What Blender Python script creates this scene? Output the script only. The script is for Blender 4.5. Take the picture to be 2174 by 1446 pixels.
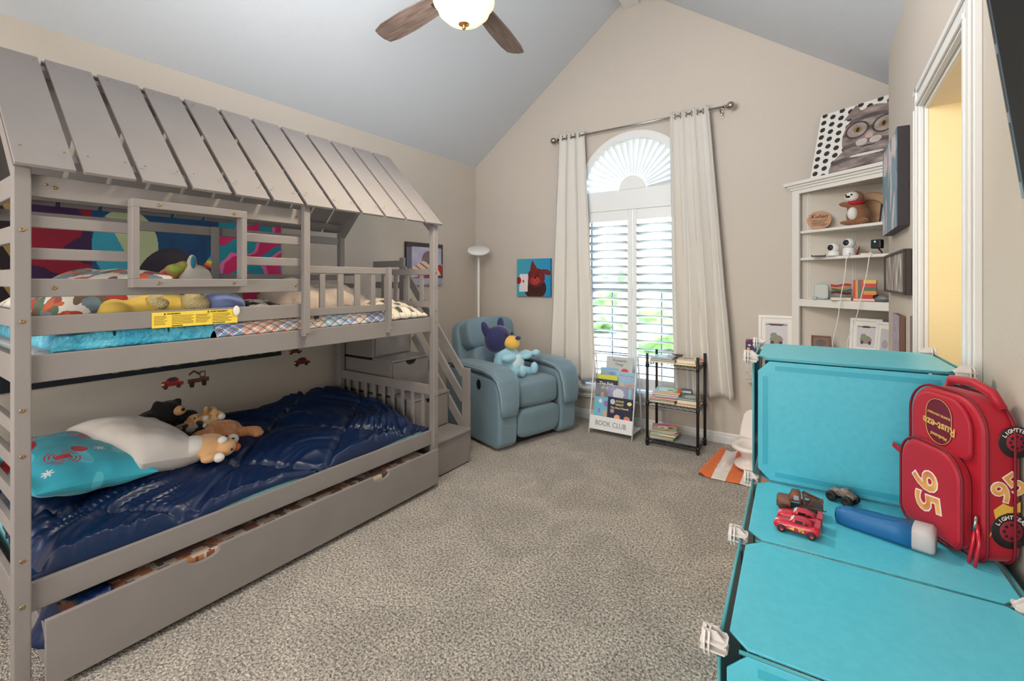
import bpy, math, random
from math import sin, cos, pi, radians, sqrt, atan2, hypot
from mathutils import Vector, Matrix, noise

for o in list(bpy.data.objects):
    bpy.data.objects.remove(o, do_unlink=True)
scene = bpy.context.scene
COL = scene.collection
random.seed(7)

# ------------------------------------------------------------------ camera
cam_data = bpy.data.cameras.new('camera')
cam = bpy.data.objects.new('camera', cam_data)
COL.objects.link(cam)
cam.location = (0, 0, 1.37)
cam.rotation_euler = (radians(90), 0, radians(34.08))
cam_data.sensor_width = 36.0
cam_data.lens = 974.4 / 2174 * 36.0
cam_data.shift_y = -128.3 / 2174
cam_data.clip_start = 0.02
cam_data.clip_end = 200
scene.camera = cam

# ------------------------------------------------------------------ world, lights, exposure
world = bpy.data.worlds.new('sky')
scene.world = world
world.use_nodes = True
wn = world.node_tree
for n in list(wn.nodes):
    wn.nodes.remove(n)
w_out = wn.nodes.new('ShaderNodeOutputWorld')
w_bg = wn.nodes.new('ShaderNodeBackground')
w_sky = wn.nodes.new('ShaderNodeTexSky')
w_sky.sky_type = 'NISHITA'
w_sky.sun_disc = False
w_sky.sun_elevation = radians(48)
w_sky.sun_rotation = radians(200)
w_sky.air_density = 1.0
w_sky.dust_density = 2.5
w_sky.ozone_density = 1.0
wn.links.new(w_sky.outputs[0], w_bg.inputs[0])
w_bg.inputs[1].default_value = 2.4
wn.links.new(w_bg.outputs[0], w_out.inputs[0])

scene.view_settings.view_transform = 'Standard'
scene.view_settings.look = 'None'
scene.view_settings.gamma = 1.0
scene.view_settings.use_curve_mapping = False
scene.view_settings.exposure = 0.38

def area_light(name, loc, target, sx, sy, energy, color):
    d = bpy.data.lights.new(name, 'AREA')
    d.shape = 'RECTANGLE'; d.size = sx; d.size_y = sy
    d.energy = energy; d.color = color
    o = bpy.data.objects.new(name, d)
    COL.objects.link(o)
    o.location = loc
    o.rotation_euler = (Vector(target) - Vector(loc)).to_track_quat('-Z', 'Y').to_euler()
    return o

# added fill lamps out of view: one behind camera, one aimed at the ceiling
area_light('rear_fill_light', (-1.3, -1.35, 1.55), (-1.9, 3.2, 0.9), 2.4, 1.7, 60, (1.0, 0.96, 0.91))
area_light('ceiling_fill_light', (-1.1, 0.75, 2.5), (-1.1, 2.4, 3.9), 1.0, 1.0, 46, (0.97, 0.98, 1.0))

# ------------------------------------------------------------------ helpers
def lin(c):
    r = []
    for v in c[:3]:
        v = v / 255.0
        r.append(v / 12.92 if v <= 0.04045 else ((v + 0.055) / 1.055) ** 2.4)
    return (r[0], r[1], r[2], 1.0)

MATS = {}
def mat(name, col=(128, 128, 128), rough=0.6, metal=0.0, col2=None, nscale=6.0, ndetail=4.0, contrast=(0.35, 0.65),
        bump=0.0, bscale=60.0, bdist=0.01, stretch=None, sheen=0.0, spec=0.5, vc=False, emit=0.0, emitcol=None,
        trans=0.0, alpha=1.0, coat=0.0, sss=0.0, voro=False):
    if name in MATS:
        return MATS[name]
    m = bpy.data.materials.new(name)
    m.use_nodes = True
    nt = m.node_tree
    b = nt.nodes['Principled BSDF']
    b.inputs['Roughness'].default_value = rough
    b.inputs['Metallic'].default_value = metal
    b.inputs['Specular IOR Level'].default_value = spec
    if sheen:
        b.inputs['Sheen Weight'].default_value = sheen
        b.inputs['Sheen Roughness'].default_value = 0.4
    if coat:
        b.inputs['Coat Weight'].default_value = coat
        b.inputs['Coat Roughness'].default_value = 0.1
    if trans:
        b.inputs['Transmission Weight'].default_value = trans
    b.inputs['Base Color'].default_value = lin(col)
    if emit:
        b.inputs['Emission Color'].default_value = lin(emitcol or col)
        b.inputs['Emission Strength'].default_value = emit
    src = None
    if vc:
        a = nt.nodes.new('ShaderNodeAttribute'); a.attribute_name = 'Col'
        src = a.outputs['Color']
        nt.links.new(src, b.inputs['Base Color'])
    tc = None
    def coords():
        nonlocal tc
        if tc is None:
            t = nt.nodes.new('ShaderNodeTexCoord')
            mp = nt.nodes.new('ShaderNodeMapping')
            if stretch:
                mp.inputs['Scale'].default_value = stretch
            nt.links.new(t.outputs['Object'], mp.inputs['Vector'])
            tc = mp.outputs[0]
        return tc
    if col2 is not None:
        n = nt.nodes.new('ShaderNodeTexNoise')
        n.inputs['Scale'].default_value = nscale
        n.inputs['Detail'].default_value = ndetail
        nt.links.new(coords(), n.inputs['Vector'])
        r = nt.nodes.new('ShaderNodeValToRGB')
        r.color_ramp.elements[0].position = contrast[0]
        r.color_ramp.elements[1].position = contrast[1]
        r.color_ramp.elements[0].color = lin(col)
        r.color_ramp.elements[1].color = lin(col2)
        nt.links.new(n.outputs['Fac'], r.inputs['Fac'])
        nt.links.new(r.outputs['Color'], b.inputs['Base Color'])
    if bump:
        if voro:
            n = nt.nodes.new('ShaderNodeTexVoronoi'); out = n.outputs['Distance']
        else:
            n = nt.nodes.new('ShaderNodeTexNoise'); out = n.outputs['Fac']
            n.inputs['Detail'].default_value = 3.0
        n.inputs['Scale'].default_value = bscale
        nt.links.new(coords(), n.inputs['Vector'])
        bp = nt.nodes.new('ShaderNodeBump')
        bp.inputs['Strength'].default_value = bump
        bp.inputs['Distance'].default_value = bdist
        nt.links.new(out, bp.inputs['Height'])
        nt.links.new(bp.outputs['Normal'], b.inputs['Normal'])
    MATS[name] = m
    return m

def glass_mat(name, tint=(255, 255, 255), gloss=0.06):
    m = bpy.data.materials.new(name); m.use_nodes = True
    nt = m.node_tree
    nt.nodes.remove(nt.nodes['Principled BSDF'])
    out = nt.nodes['Material Output']
    t = nt.nodes.new('ShaderNodeBsdfTransparent'); t.inputs[0].default_value = lin(tint)
    g = nt.nodes.new('ShaderNodeBsdfGlossy'); g.inputs['Roughness'].default_value = 0.02
    mx = nt.nodes.new('ShaderNodeMixShader'); mx.inputs[0].default_value = gloss
    nt.links.new(t.outputs[0], mx.inputs[1]); nt.links.new(g.outputs[0], mx.inputs[2])
    nt.links.new(mx.outputs[0], out.inputs[0])
    MATS[name] = m
    return m

WM = {}          # world matrix of every Empty / part that can be a parent

def world_of(p):
    return WM.get(p.name, Matrix.Identity(4)) if p is not None else Matrix.Identity(4)

def tag(o, label, cat, group=None):
    o['label'] = label; o['category'] = cat
    if group: o['group'] = group
    return o

def struct(o):
    o['kind'] = 'structure'
    return o

def thing(name, label, cat, loc=(0, 0, 0), rz=0.0, group=None):
    o = bpy.data.objects.new(name, None)
    COL.objects.link(o)
    o.empty_display_size = 0.1
    o.location = loc; o.rotation_euler = (0, 0, rz)
    WM[o.name] = Matrix.Translation(loc) @ Matrix.Rotation(rz, 4, 'Z')
    tag(o, label, cat, group)
    return o

def place(me, name, parent=None, mtx=None, material=None):
    """link an object that shares mesh data; mtx is in the parent's frame"""
    o = bpy.data.objects.new(name, me)
    COL.objects.link(o)
    if material is not None and not me.materials:
        me.materials.append(material)
    if parent is not None:
        o.parent = parent
    if mtx is not None:
        o.matrix_local = mtx
    WM[o.name] = world_of(parent) @ (mtx if mtx is not None else Matrix.Identity(4))
    return o

def frame(o, x, y, z):
    """matrix with the given axes and origin"""
    x = Vector(x).normalized(); y = Vector(y).normalized(); z = Vector(z).normalized()
    m = Matrix((x, y, z)).transposed().to_4x4()
    m.translation = Vector(o)
    return m

class MB:
    def __init__(s):
        s.v = []; s.f = []; s.c = []; s.sm = []
        s.m = None
    def add(s, vs, fs, col=None, smooth=False):
        b = len(s.v)
        if s.m is not None:
            vs = [s.m @ Vector(p) for p in vs]
        s.v.extend([tuple(p) for p in vs])
        for f in fs:
            s.f.append(tuple(i + b for i in f)); s.c.append(col); s.sm.append(smooth)
        return s
    def box(s, x0, x1, y0, y1, z0, z1, col=None):
        vs = [(x, y, z) for x in (x0, x1) for y in (y0, y1) for z in (z0, z1)]
        fs = [(0, 1, 3, 2), (4, 6, 7, 5), (0, 4, 5, 1), (2, 3, 7, 6), (0, 2, 6, 4), (1, 5, 7, 3)]
        return s.add(vs, fs, col)
    def bar(s, p, q, w, t, up=(0, 0, 1), col=None):
        p = Vector(p); q = Vector(q); d = (q - p).normalized()
        a = d.cross(Vector(up))
        if a.length < 1e-5: a = d.cross(Vector((1, 0, 0)))
        a.normalize(); b = a.cross(d)
        vs = []
        for e in (p, q):
            for i, j in ((-1, -1), (1, -1), (1, 1), (-1, 1)):
                vs.append(e + a * i * w / 2 + b * j * t / 2)
        fs = [(3, 2, 1, 0), (4, 5, 6, 7), (0, 1, 5, 4), (1, 2, 6, 5), (2, 3, 7, 6), (3, 0, 4, 7)]
        return s.add(vs, fs, col)
    def tube(s, pts, r, n=8, closed=False, col=None):
        pts = [Vector(p) for p in pts]; N = len(pts)
        rs = r if isinstance(r, (list, tuple)) else [r] * N
        vs = []; fs = []
        prev = None
        for i, p in enumerate(pts):
            if closed:
                d = pts[(i + 1) % N] - pts[i - 1]
            else:
                d = pts[min(i + 1, N - 1)] - pts[max(i - 1, 0)]
            d = d.normalized() if d.length > 1e-9 else Vector((0, 0, 1))
            if prev is None:
                a = d.orthogonal().normalized()
            else:
                a = (prev - d * prev.dot(d))
                a = a.normalized() if a.length > 1e-6 else d.orthogonal().normalized()
            prev = a
            b = d.cross(a)
            for k in range(n):
                t = 2 * pi * k / n
                vs.append(p + (a * cos(t) + b * sin(t)) * rs[i])
        rows = N if closed else N - 1
        for i in range(rows):
            j = (i + 1) % N
            for k in range(n):
                l = (k + 1) % n
                fs.append((i * n + k, i * n + l, j * n + l, j * n + k))
        s.add(vs, fs, col, True)
        if not closed:
            b0 = len(s.v) - len(vs)
            s.f.append(tuple(b0 + k for k in range(n))[::-1]); s.c.append(col); s.sm.append(False)
            s.f.append(tuple(b0 + (N - 1) * n + k for k in range(n))); s.c.append(col); s.sm.append(False)
        return s
    def lathe(s, prof, o=(0, 0, 0), axis=(0, 0, 1), n=24, col=None, smooth=True, arc=2 * pi):
        ax = Vector(axis).normalized()
        a = ax.orthogonal().normalized(); b = ax.cross(a); o = Vector(o)
        vs = []; fs = []
        for r, h in prof:
            for k in range(n):
                t = arc * k / n
                vs.append(o + ax * h + (a * cos(t) + b * sin(t)) * max(r, 1e-5))
        for i in range(len(prof) - 1):
            for k in range(n):
                l = (k + 1) % n
                fs.append((i * n + k, i * n + l, (i + 1) * n + l, (i + 1) * n + k))
        return s.add(vs, fs, col, smooth)
    def prism(s, poly, m, h, col=None, smooth=False):
        """poly: 2D points, extruded 0..h along local z, placed by matrix m"""
        n = len(poly)
        vs = [m @ Vector((x, y, 0)) for x, y in poly] + [m @ Vector((x, y, h)) for x, y in poly]
        fs = [tuple(range(n))[::-1], tuple(range(n, 2 * n))]
        s.add(vs, fs, col)
        b = len(s.v) - 2 * n
        for i in range(n):
            j = (i + 1) % n
            s.f.append((b + i, b + j, b + n + j, b + n + i)); s.c.append(col); s.sm.append(smooth)
        return s
    def blob(s, c, r, rot=(0, 0, 0), nu=20, nv=12, e1=1.0, e2=1.0, col=None, wob=0.0, wsc=8.0):
        """(super)ellipsoid"""
        from mathutils import Euler
        R = Euler(rot).to_matrix() if not isinstance(rot, Matrix) else rot
        def sp(v, e): return math.copysign(abs(v) ** e, v)
        vs = []; fs = []
        for i in range(nv + 1):
            ph = -pi / 2 + pi * i / nv
            for k in range(nu):
                t = 2 * pi * k / nu
                p = Vector((r[0] * sp(cos(ph), e1) * sp(cos(t), e2), r[1] * sp(cos(ph), e1) * sp(sin(t), e2), r[2] * sp(sin(ph), e1)))
                q = R @ p + Vector(c)
                if wob:
                    d = p.normalized() if p.length > 0 else p
                    q += (R @ d) * wob * noise.noise(q * wsc)
                vs.append(q)
        for i in range(nv):
            for k in range(nu):
                l = (k + 1) % nu
                fs.append((i * nu + k, i * nu + l, (i + 1) * nu + l, (i + 1) * nu + k))
        return s.add(vs, fs, col, True)
    def grid(s, fn, nu, nv, colfn=None, smooth=True):
        vs = []
        for j in range(nv + 1):
            for i in range(nu + 1):
                vs.append(Vector(fn(i / nu, j / nv)))
        b = len(s.v)
        if s.m is not None:
            vs = [s.m @ p for p in vs]
        s.v.extend([tuple(p) for p in vs])
        w = nu + 1
        for j in range(nv):
            for i in range(nu):
                s.f.append((b + j * w + i, b + j * w + i + 1, b + (j + 1) * w + i + 1, b + (j + 1) * w + i))
                s.c.append(colfn((i + .5) / nu, (j + .5) / nv) if colfn else None); s.sm.append(smooth)
        return s
    def mesh(s, name, parent=None, inv=True):
        me = bpy.data.meshes.new(name)
        vs = s.v
        if parent is not None and inv:
            im = world_of(parent).inverted()
            vs = [tuple(im @ Vector(p)) for p in s.v]
        me.from_pydata(vs, [], s.f)
        me.polygons.foreach_set('use_smooth', s.sm)
        if any(c is not None for c in s.c):
            at = me.color_attributes.new('Col', 'FLOAT_COLOR', 'CORNER')
            buf = []
            cache = {}
            for p, c in zip(me.polygons, s.c):
                c = c or (200, 200, 200)
                if c not in cache: cache[c] = lin(c)
                buf.extend(cache[c] * p.loop_total)
            at.data.foreach_set('color', buf)
        me.update()
        return me
    def build(s, name, material, parent=None, bevel=0.0, seg=2, sub=0, remesh=0.0, local=False, solid=0.0):
        me = s.mesh(name, parent, not local)
        if material is not None:
            me.materials.append(material)
        o = bpy.data.objects.new(name, me)
        COL.objects.link(o)
        if parent is not None:
            o.parent = parent
        WM[o.name] = world_of(parent)
        if solid:
            md = o.modifiers.new('solid', 'SOLIDIFY'); md.thickness = solid; md.offset = 0
        if bevel:
            md = o.modifiers.new('bevel', 'BEVEL'); md.width = bevel; md.segments = seg
            md.limit_method = 'ANGLE'; md.angle_limit = radians(40)
        if remesh:
            md = o.modifiers.new('remesh', 'REMESH'); md.mode = 'VOXEL'; md.voxel_size = remesh
            md.use_smooth_shade = True
            md = o.modifiers.new('smooth', 'SMOOTH'); md.iterations = 6; md.factor = 0.5
        if sub:
            md = o.modifiers.new('sub', 'SUBSURF'); md.levels = sub; md.render_levels = sub
        return o

def B(name, material, parent, x0, x1, y0, y1, z0, z1, bevel=0.003):
    return MB().box(x0, x1, y0, y1, z0, z1).build(name, material, parent, bevel=bevel)

def text(s, size, m, material, name='lettering', parent=None, depth=0.0006, weight=0.0, align='CENTER', shear=0.0, sx=1.0):
    """flat lettering: m maps the local xy plane (x right, y up, z towards the reader) to the world"""
    cu = bpy.data.curves.new('t', 'FONT')
    cu.body = s; cu.size = size; cu.align_x = align; cu.align_y = 'CENTER'
    cu.extrude = depth; cu.offset = weight; cu.shear = shear; cu.resolution_u = 3
    o = bpy.data.objects.new('t', cu)
    COL.objects.link(o)
    dg = bpy.context.evaluated_depsgraph_get()
    me = bpy.data.meshes.new_from_object(o.evaluated_get(dg))
    bpy.data.objects.remove(o, do_unlink=True)
    me.name = name
    mm = m @ Matrix.Diagonal((sx, 1, 1, 1))
    me.transform(world_of(parent).inverted() @ mm)
    me.materials.clear(); me.materials.append(material)
    ob = bpy.data.objects.new(name, me)
    COL.objects.link(ob)
    if parent is not None: ob.parent = parent
    WM[ob.name] = world_of(parent)
    return ob

def smooth01(t):
    t = max(0.0, min(1.0, t)); return t * t * (3 - 2 * t)
def fbm(x, y, z=0.0, o=3):
    a = 0.0; k = 1.0; f = 1.0
    for _ in range(o):
        a += k * noise.noise((x * f, y * f, z + f)); k *= .5; f *= 2
    return a
def mix(a, b, t):
    return tuple(int(a[i] + (b[i] - a[i]) * t) for i in range(3))

# ------------------------------------------------------------------ materials
M_wall = mat('wall_paint', (200, 190, 178), 0.85, bump=0.35, bscale=150, bdist=0.004, spec=0.25)
M_ceil = mat('ceiling_paint', (206, 210, 215), 0.9, bump=0.4, bscale=130, bdist=0.004, spec=0.2)
M_trim = mat('trim_paint', (222, 220, 216), 0.45)
M_hall = mat('hall_paint', (230, 212, 166), 0.85, bump=0.3, bscale=150, bdist=0.004)
M_bed = mat('bed_grey_paint', (139, 132, 129), 0.5, col2=(134, 127, 124), nscale=5, stretch=(1, 1, 1))
M_bedin = mat('bed_edge', (150, 140, 134), 0.5)
M_brass = mat('brass_bolt', (150, 122, 88), 0.4, 0.8)
M_white = mat('white_plastic', (232, 230, 226), 0.35)
M_whitem = mat('white_metal', (228, 228, 230), 0.4)
M_black = mat('black_plastic', (26, 25, 27), 0.4)
M_blackm = mat('black_metal', (44, 40, 38), 0.45, 0.3)
M_dark = mat('dark_wood', (52, 40, 36), 0.5)
M_vc = mat('printed_surface', vc=True, rough=0.5)
M_vcloth = mat('printed_cloth', vc=True, rough=0.85, bump=0.15, bscale=400, bdist=0.001, sheen=0.2)
M_vcgloss = mat('printed_gloss', vc=True, rough=0.25)
M_chrome = mat('brushed_nickel', (176, 168, 160), 0.25, 1.0)
M_glass = glass_mat('window_glass')
M_paper = mat('paper_edges', (226, 216, 196), 0.8)
# ------------------------------------------------------------------ room shell
XL, XR, YB, YR = -3.348, 0.345, 4.194, -1.6
ZE, XRID, ZRID = 2.681, -1.452, 4.084
def zceil(x):
    return ZE + .74 * (x - XL) if x < XRID else ZRID - .723 * (x - XRID)
XA = 0.95          # far side of the corner recess
YA = 3.72          # where the right wall ends

m_carpet = bpy.data.materials.new('carpet'); m_carpet.use_nodes = True
nt = m_carpet.node_tree; bs = nt.nodes['Principled BSDF']
bs.inputs['Roughness'].default_value = 1.0
bs.inputs['Specular IOR Level'].default_value = 0.05
bs.inputs['Sheen Weight'].default_value = 0.25
tcn = nt.nodes.new('ShaderNodeTexCoord')
n1 = nt.nodes.new('ShaderNodeTexNoise'); n1.inputs['Scale'].default_value = 95; n1.inputs['Detail'].default_value = 4; n1.inputs['Roughness'].default_value = 0.7
n2 = nt.nodes.new('ShaderNodeTexNoise'); n2.inputs['Scale'].default_value = 2.6; n2.inputs['Detail'].default_value = 5; n2.inputs['Distortion'].default_value = 1.2
n3 = nt.nodes.new('ShaderNodeTexVoronoi'); n3.inputs['Scale'].default_value = 120
for n in (n1, n2, n3): nt.links.new(tcn.outputs['Object'], n.inputs['Vector'])
cr = nt.nodes.new('ShaderNodeValToRGB')
cr.color_ramp.elements[0].position = 0.38; cr.color_ramp.elements[0].color = lin((104, 95, 86))
cr.color_ramp.elements[1].position = 0.60; cr.color_ramp.elements[1].color = lin((232, 221, 207))
nt.links.new(n1.outputs['Fac'], cr.inputs['Fac'])
cr2 = nt.nodes.new('ShaderNodeValToRGB')
cr2.color_ramp.elements[0].position = 0.4; cr2.color_ramp.elements[0].color = (0.80, 0.80, 0.80, 1)
cr2.color_ramp.elements[1].position = 0.6; cr2.color_ramp.elements[1].color = (1, 1, 1, 1)
nt.links.new(n2.outputs['Fac'], cr2.inputs['Fac'])
mxn = nt.nodes.new('ShaderNodeMix'); mxn.data_type = 'RGBA'; mxn.blend_type = 'MULTIPLY'; mxn.inputs['Factor'].default_value = 1.0
nt.links.new(cr.outputs['Color'], mxn.inputs['A']); nt.links.new(cr2.outputs['Color'], mxn.inputs['B'])
nt.links.new(mxn.outputs['Result'], bs.inputs['Base Color'])
ad = nt.nodes.new('ShaderNodeMath'); ad.operation = 'ADD'
nt.links.new(n1.outputs['Fac'], ad.inputs[0]); nt.links.new(n3.outputs['Distance'], ad.inputs[1])
bp = nt.nodes.new('ShaderNodeBump'); bp.inputs['Strength'].default_value = 0.9; bp.inputs['Distance'].default_value = 0.012
nt.links.new(ad.outputs[0], bp.inputs['Height']); nt.links.new(bp.outputs['Normal'], bs.inputs['Normal'])

fl = MB().box(XL, XA + .6, YR, YB, -.06, 0).build('floor', m_carpet); struct(fl)

wl = MB().box(XL - .12, XL, YR, YB + .15, 0, ZE + .02).build('wall_left', M_wall); struct(wl)

# right wall with door opening (y 1.79..2.42, z 0..2.05)
T = .11
mb = MB()
mb.box(XR, XR + T, YR, 1.77, 0, 2.9)
mb.box(XR, XR + T, 1.77, 2.50, 2.08, 2.9)
mb.box(XR, XR + T, 2.50, YA, 0, 2.9)
mb.box(XR + T, XA, YA - .11, YA, 0, 2.9)
mb.box(XA, XA + .1, YA - .11, YB, 0, 2.9)
struct(mb.build('wall_right', M_wall))

# gable wall with arched window
CX, RW, ZARC, ZS = -1.475, 0.505, 2.22, 0.34
def gable(mb, y, flip):
    xs = [XL] + [CX - RW * cos(pi * i / 24) for i in range(25)] + [XA]
    n = []
    P = lambda x, z: (x, y, z)
    def q(a, b, c, d): mb.add([a, b, c, d], [(0, 1, 2, 3) if not flip else (3, 2, 1, 0)])
    q(P(XL, 0), P(CX - RW, 0), P(CX - RW, zceil(CX - RW)), P(XL, ZE))
    for i in range(24):
        a = CX - RW * cos(pi * i / 24); b = CX - RW * cos(pi * (i + 1) / 24)
        za = ZARC + RW * sin(pi * i / 24); zb = ZARC + RW * sin(pi * (i + 1) / 24)
        q(P(a, za), P(b, zb), P(b, zceil(b) + .02), P(a, zceil(a) + .02))
        q(P(a, 0), P(b, 0), P(b, ZS), P(a, ZS))
    q(P(CX + RW, 0), P(XA, 0), P(XA, zceil(XA)), P(CX + RW, zceil(CX + RW)))
mb = MB(); gable(mb, YB, False); gable(mb, YB + .16, True)
pts = [(CX - RW, ZS)] + [(CX - RW * cos(pi * i / 24), ZARC + RW * sin(pi * i / 24)) for i in range(25)] + [(CX + RW, ZS)]
for i in range(len(pts)):
    a = pts[i]; b = pts[(i + 1) % len(pts)]
    mb.add([(a[0], YB, a[1]), (b[0], YB, b[1]), (b[0], YB + .16, b[1]), (a[0], YB + .16, a[1])], [(0, 1, 2, 3)])
struct(mb.build('wall_back', M_wall))

mb = MB()
mb.box(XL, XA, YR - .1, YR, 0, ZE)
mb.add([(XL, YR, ZE), (XA, YR, ZE - .4), (XRID, YR, ZRID + .02)], [(0, 1, 2)])
struct(mb.build('wall_rear', M_wall))

mb = MB()
for (xa, za), (xb, zb) in (((XL - .1, zceil(XL - .1)), (XRID, ZRID)), ((XRID, ZRID), (XA + .1, zceil(XA + .1)))):
    mb.add([(xa, YR, za), (xb, YR, zb), (xb, YB + .16, zb), (xa, YB + .16, za), (xa, YR, za + .08), (xb, YR, zb + .08), (xb, YB + .16, zb + .08), (xa, YB + .16, za + .08)],
           [(0, 1, 2, 3), (7, 6, 5, 4), (0, 4, 5, 1), (2, 6, 7, 3)])
struct(mb.build('ceiling', M_ceil))
struct(B('trim_1', M_trim, None, -1.545, -1.40, YR, YB, 3.93, 4.085, .004))   # ridge beam

def baseboard(name, p, q, nrm):
    p = Vector(p); q = Vector(q); d = (q - p).normalized(); n = Vector(nrm)
    prof = [(0, 0), (.016, 0), (.016, .055), (.011, .062), (.011, .078), (.005, .088), (0, .09)]
    mb = MB()
    vs = [p + n * a + Vector((0, 0, b)) for a, b in prof] + [q + n * a + Vector((0, 0, b)) for a, b in prof]
    k = len(prof)
    fs = [(i, (i + 1) % k, k + (i + 1) % k, k + i) for i in range(k)] + [tuple(range(k))[::-1], tuple(range(k, 2 * k))]
    return struct(mb.add(vs, fs).build(name, M_trim))
baseboard('baseboard_back', (XL, YB, 0), (-.19, YB, 0), (0, -1, 0))
baseboard('baseboard_left', (XL, YR, 0), (XL, YB, 0), (1, 0, 0))
baseboard('baseboard_right', (XR, YR, 0), (XR, 1.67, 0), (-1, 0, 0))

# door casing and the room beyond
D0, D1, DZ = 1.77, 2.50, 2.08
mb = MB()
for a, b in ((D0 - .10, D0 - .005), (D1 + .005, D1 + .10)):
    mb.box(XR - .018, XR, a, b, 0, DZ + .1)
    mb.box(XR - .026, XR - .018, a + .012, a + .034, 0, DZ + .09)
    mb.box(XR - .026, XR - .018, b - .03, b - .01, 0, DZ + .01)
mb.box(XR - .018, XR, D0 - .005, D1 + .005, DZ + .005, DZ + .1)
mb.box(XR - .026, XR - .018, D0 - .09, D1 + .09, DZ + .068, DZ + .09)
mb.box(XR - .026, XR - .018, D0 - .02, D1 + .02, DZ + .012, DZ + .03)
mb.box(XR, XR + T, D0, D0 + .015, 0, DZ)
mb.box(XR, XR + .012, D1 - .012, D1, 0, DZ)
mb.box(XR, XR + .012, D0 + .015, D1 - .012, DZ - .012, DZ)
struct(mb.build('trim_2', M_trim, bevel=.003))
mb = MB()
mb.box(XR + .012, 2.2, D1 - .01, D1 + .1, 0, DZ + .05); mb.box(2.2, 2.3, .6, D1, 0, DZ + .05); mb.box(XR + T, 2.3, .5, .6, 0, DZ + .05)
struct(mb.build('wall_hall', M_hall))
struct(MB().box(XR + .012, 2.3, .5, D1 + .1, DZ - .008, DZ + .06).build('ceiling_hall', mat('hall_ceiling', (240, 225, 200), .9)))
struct(MB().box(XR + T, 2.3, .5, D1 + .1, -.05, 0).build('floor_hall', mat('hall_floor', (190, 178, 160), .9)))
hl = bpy.data.lights.new('hall_lamp', 'POINT'); hl.energy = 14; hl.color = (1, .86, .62); hl.shadow_soft_size = .1
ho = bpy.data.objects.new('hall_lamp', hl); COL.objects.link(ho); ho.location = (1.1, 1.5, 1.85)

# ------------------------------------------------------------------ arched window with plantation shutters
win = thing('window_1', 'arched window with sunburst top and louvred shutters', 'window', (CX, YB, 0))
del win['category'], win['label']
struct(win)
M_sh = mat('shutter_white', (226, 226, 224), 0.4)
# casing inside the opening + face casing of the arch
mb = MB()
def arch_ring(mb, r0, r1, y0, y1, n=40, z=ZARC):
    for i in range(n):
        a = pi * i / n; b = pi * (i + 1) / n
        p = lambda r, t, y: (CX - r * cos(t), y, z + r * sin(t))
        vs = [p(r0, a, y0), p(r1, a, y0), p(r1, b, y0), p(r0, b, y0), p(r0, a, y1), p(r1, a, y1), p(r1, b, y1), p(r0, b, y1)]
        mb.add(vs, [(0, 3, 2, 1), (4, 5, 6, 7), (1, 2, 6, 5), (3, 0, 4, 7)])
arch_ring(mb, .475, .545, YB - .022, YB + .06)
mb.box(CX - .545, CX - .475, YB - .022, YB + .06, ZS, ZARC)
mb.box(CX + .475, CX + .545, YB - .022, YB + .06, ZS, ZARC)
mb.build('frame', M_sh, win)
MB().box(CX - .475, CX + .475, YB - .012, YB + .04, 2.035, 2.225).build('header', M_sh, win, bevel=.003)
# sunburst: hub and rays
mb = MB()
poly = [(.125 * cos(pi * i / 24), .125 * sin(pi * i / 24)) for i in range(25)]
mb.prism(poly, frame((CX, YB + .012, ZARC + .004), (1, 0, 0), (0, 0, 1), (0, -1, 0)), .03)
mb.build('sunburst_hub', M_sh, win, bevel=.003)
NR = 22
for i in range(NR):
    a0 = pi * i / NR; a1 = pi * (i + 1) / NR
    mb = MB()
    am = (a0 + a1) / 2
    def rp(r, t, y): return (CX - r * cos(t), y, ZARC + .004 + r * sin(t))
    rows = []
    for r in (.122, .3, .478):
        dd = .012 + .022 * (r - .122) / .356
        a2 = a0 + (a1 - a0) * .93
        rows.append([rp(r, a0, YB + .028 - dd), rp(r, (a0 + a2) / 2, YB + .028), rp(r, a2, YB + .028 + dd)])
    vs = [p for r in rows for p in r] + [(p[0], p[1] + .005, p[2]) for r in rows for p in r]
    fs = []
    for j in range(2):
        for k in range(2):
            a = j * 3 + k
            fs.append((a, a + 1, a + 4, a + 3)); fs.append((a + 9, a + 12, a + 13, a + 10))
    ring = [0, 1, 2, 5, 8, 7, 6, 3]
    for k in range(8):
        a, b = ring[k], ring[(k + 1) % 8]
        fs.append((a, a + 9, b + 9, b))
    mb.add(vs, fs)
    mb.build('sunburst_ray', M_sh, win)
# two shutter panels
lm = MB()
n = 12
w = .044; th = .0055
prof = [(w * cos(2 * pi * k / n), th * sin(2 * pi * k / n)) for k in range(n)]
lm.prism(prof, frame((0, 0, 0), (0, 1, 0), (0, 0, 1), (1, 0, 0)), 1.0, smooth=True)
louver_me = lm.mesh('louver'); louver_me.materials.append(M_sh)
for side in (-1, 1):
    x0, x1 = (CX - .472, CX - .003) if side < 0 else (CX + .003, CX + .472)
    pm = MB()
    st = .042
    y0, y1 = YB - .008, YB + .022
    pm.box(x0, x0 + st, y0, y1, .36, 2.032); pm.box(x1 - st, x1, y0, y1, .36, 2.032)
    pm.box(x0 + st, x1 - st, y0, y1, 1.935, 2.032); pm.box(x0 + st, x1 - st, y0, y1, .36, .46)
    sp = pm.build('shutter_panel', M_sh, win, bevel=.003)
    for k in range(19):
        z = .50 + k * .0765
        m = Matrix.Translation((x0 + st - CX, .007, z)) @ Matrix.Rotation(radians(-18), 4, 'X') @ Matrix.Diagonal((x1 - x0 - 2 * st, 1, 1, 1))
        place(louver_me, 'louver', sp, m)
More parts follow.
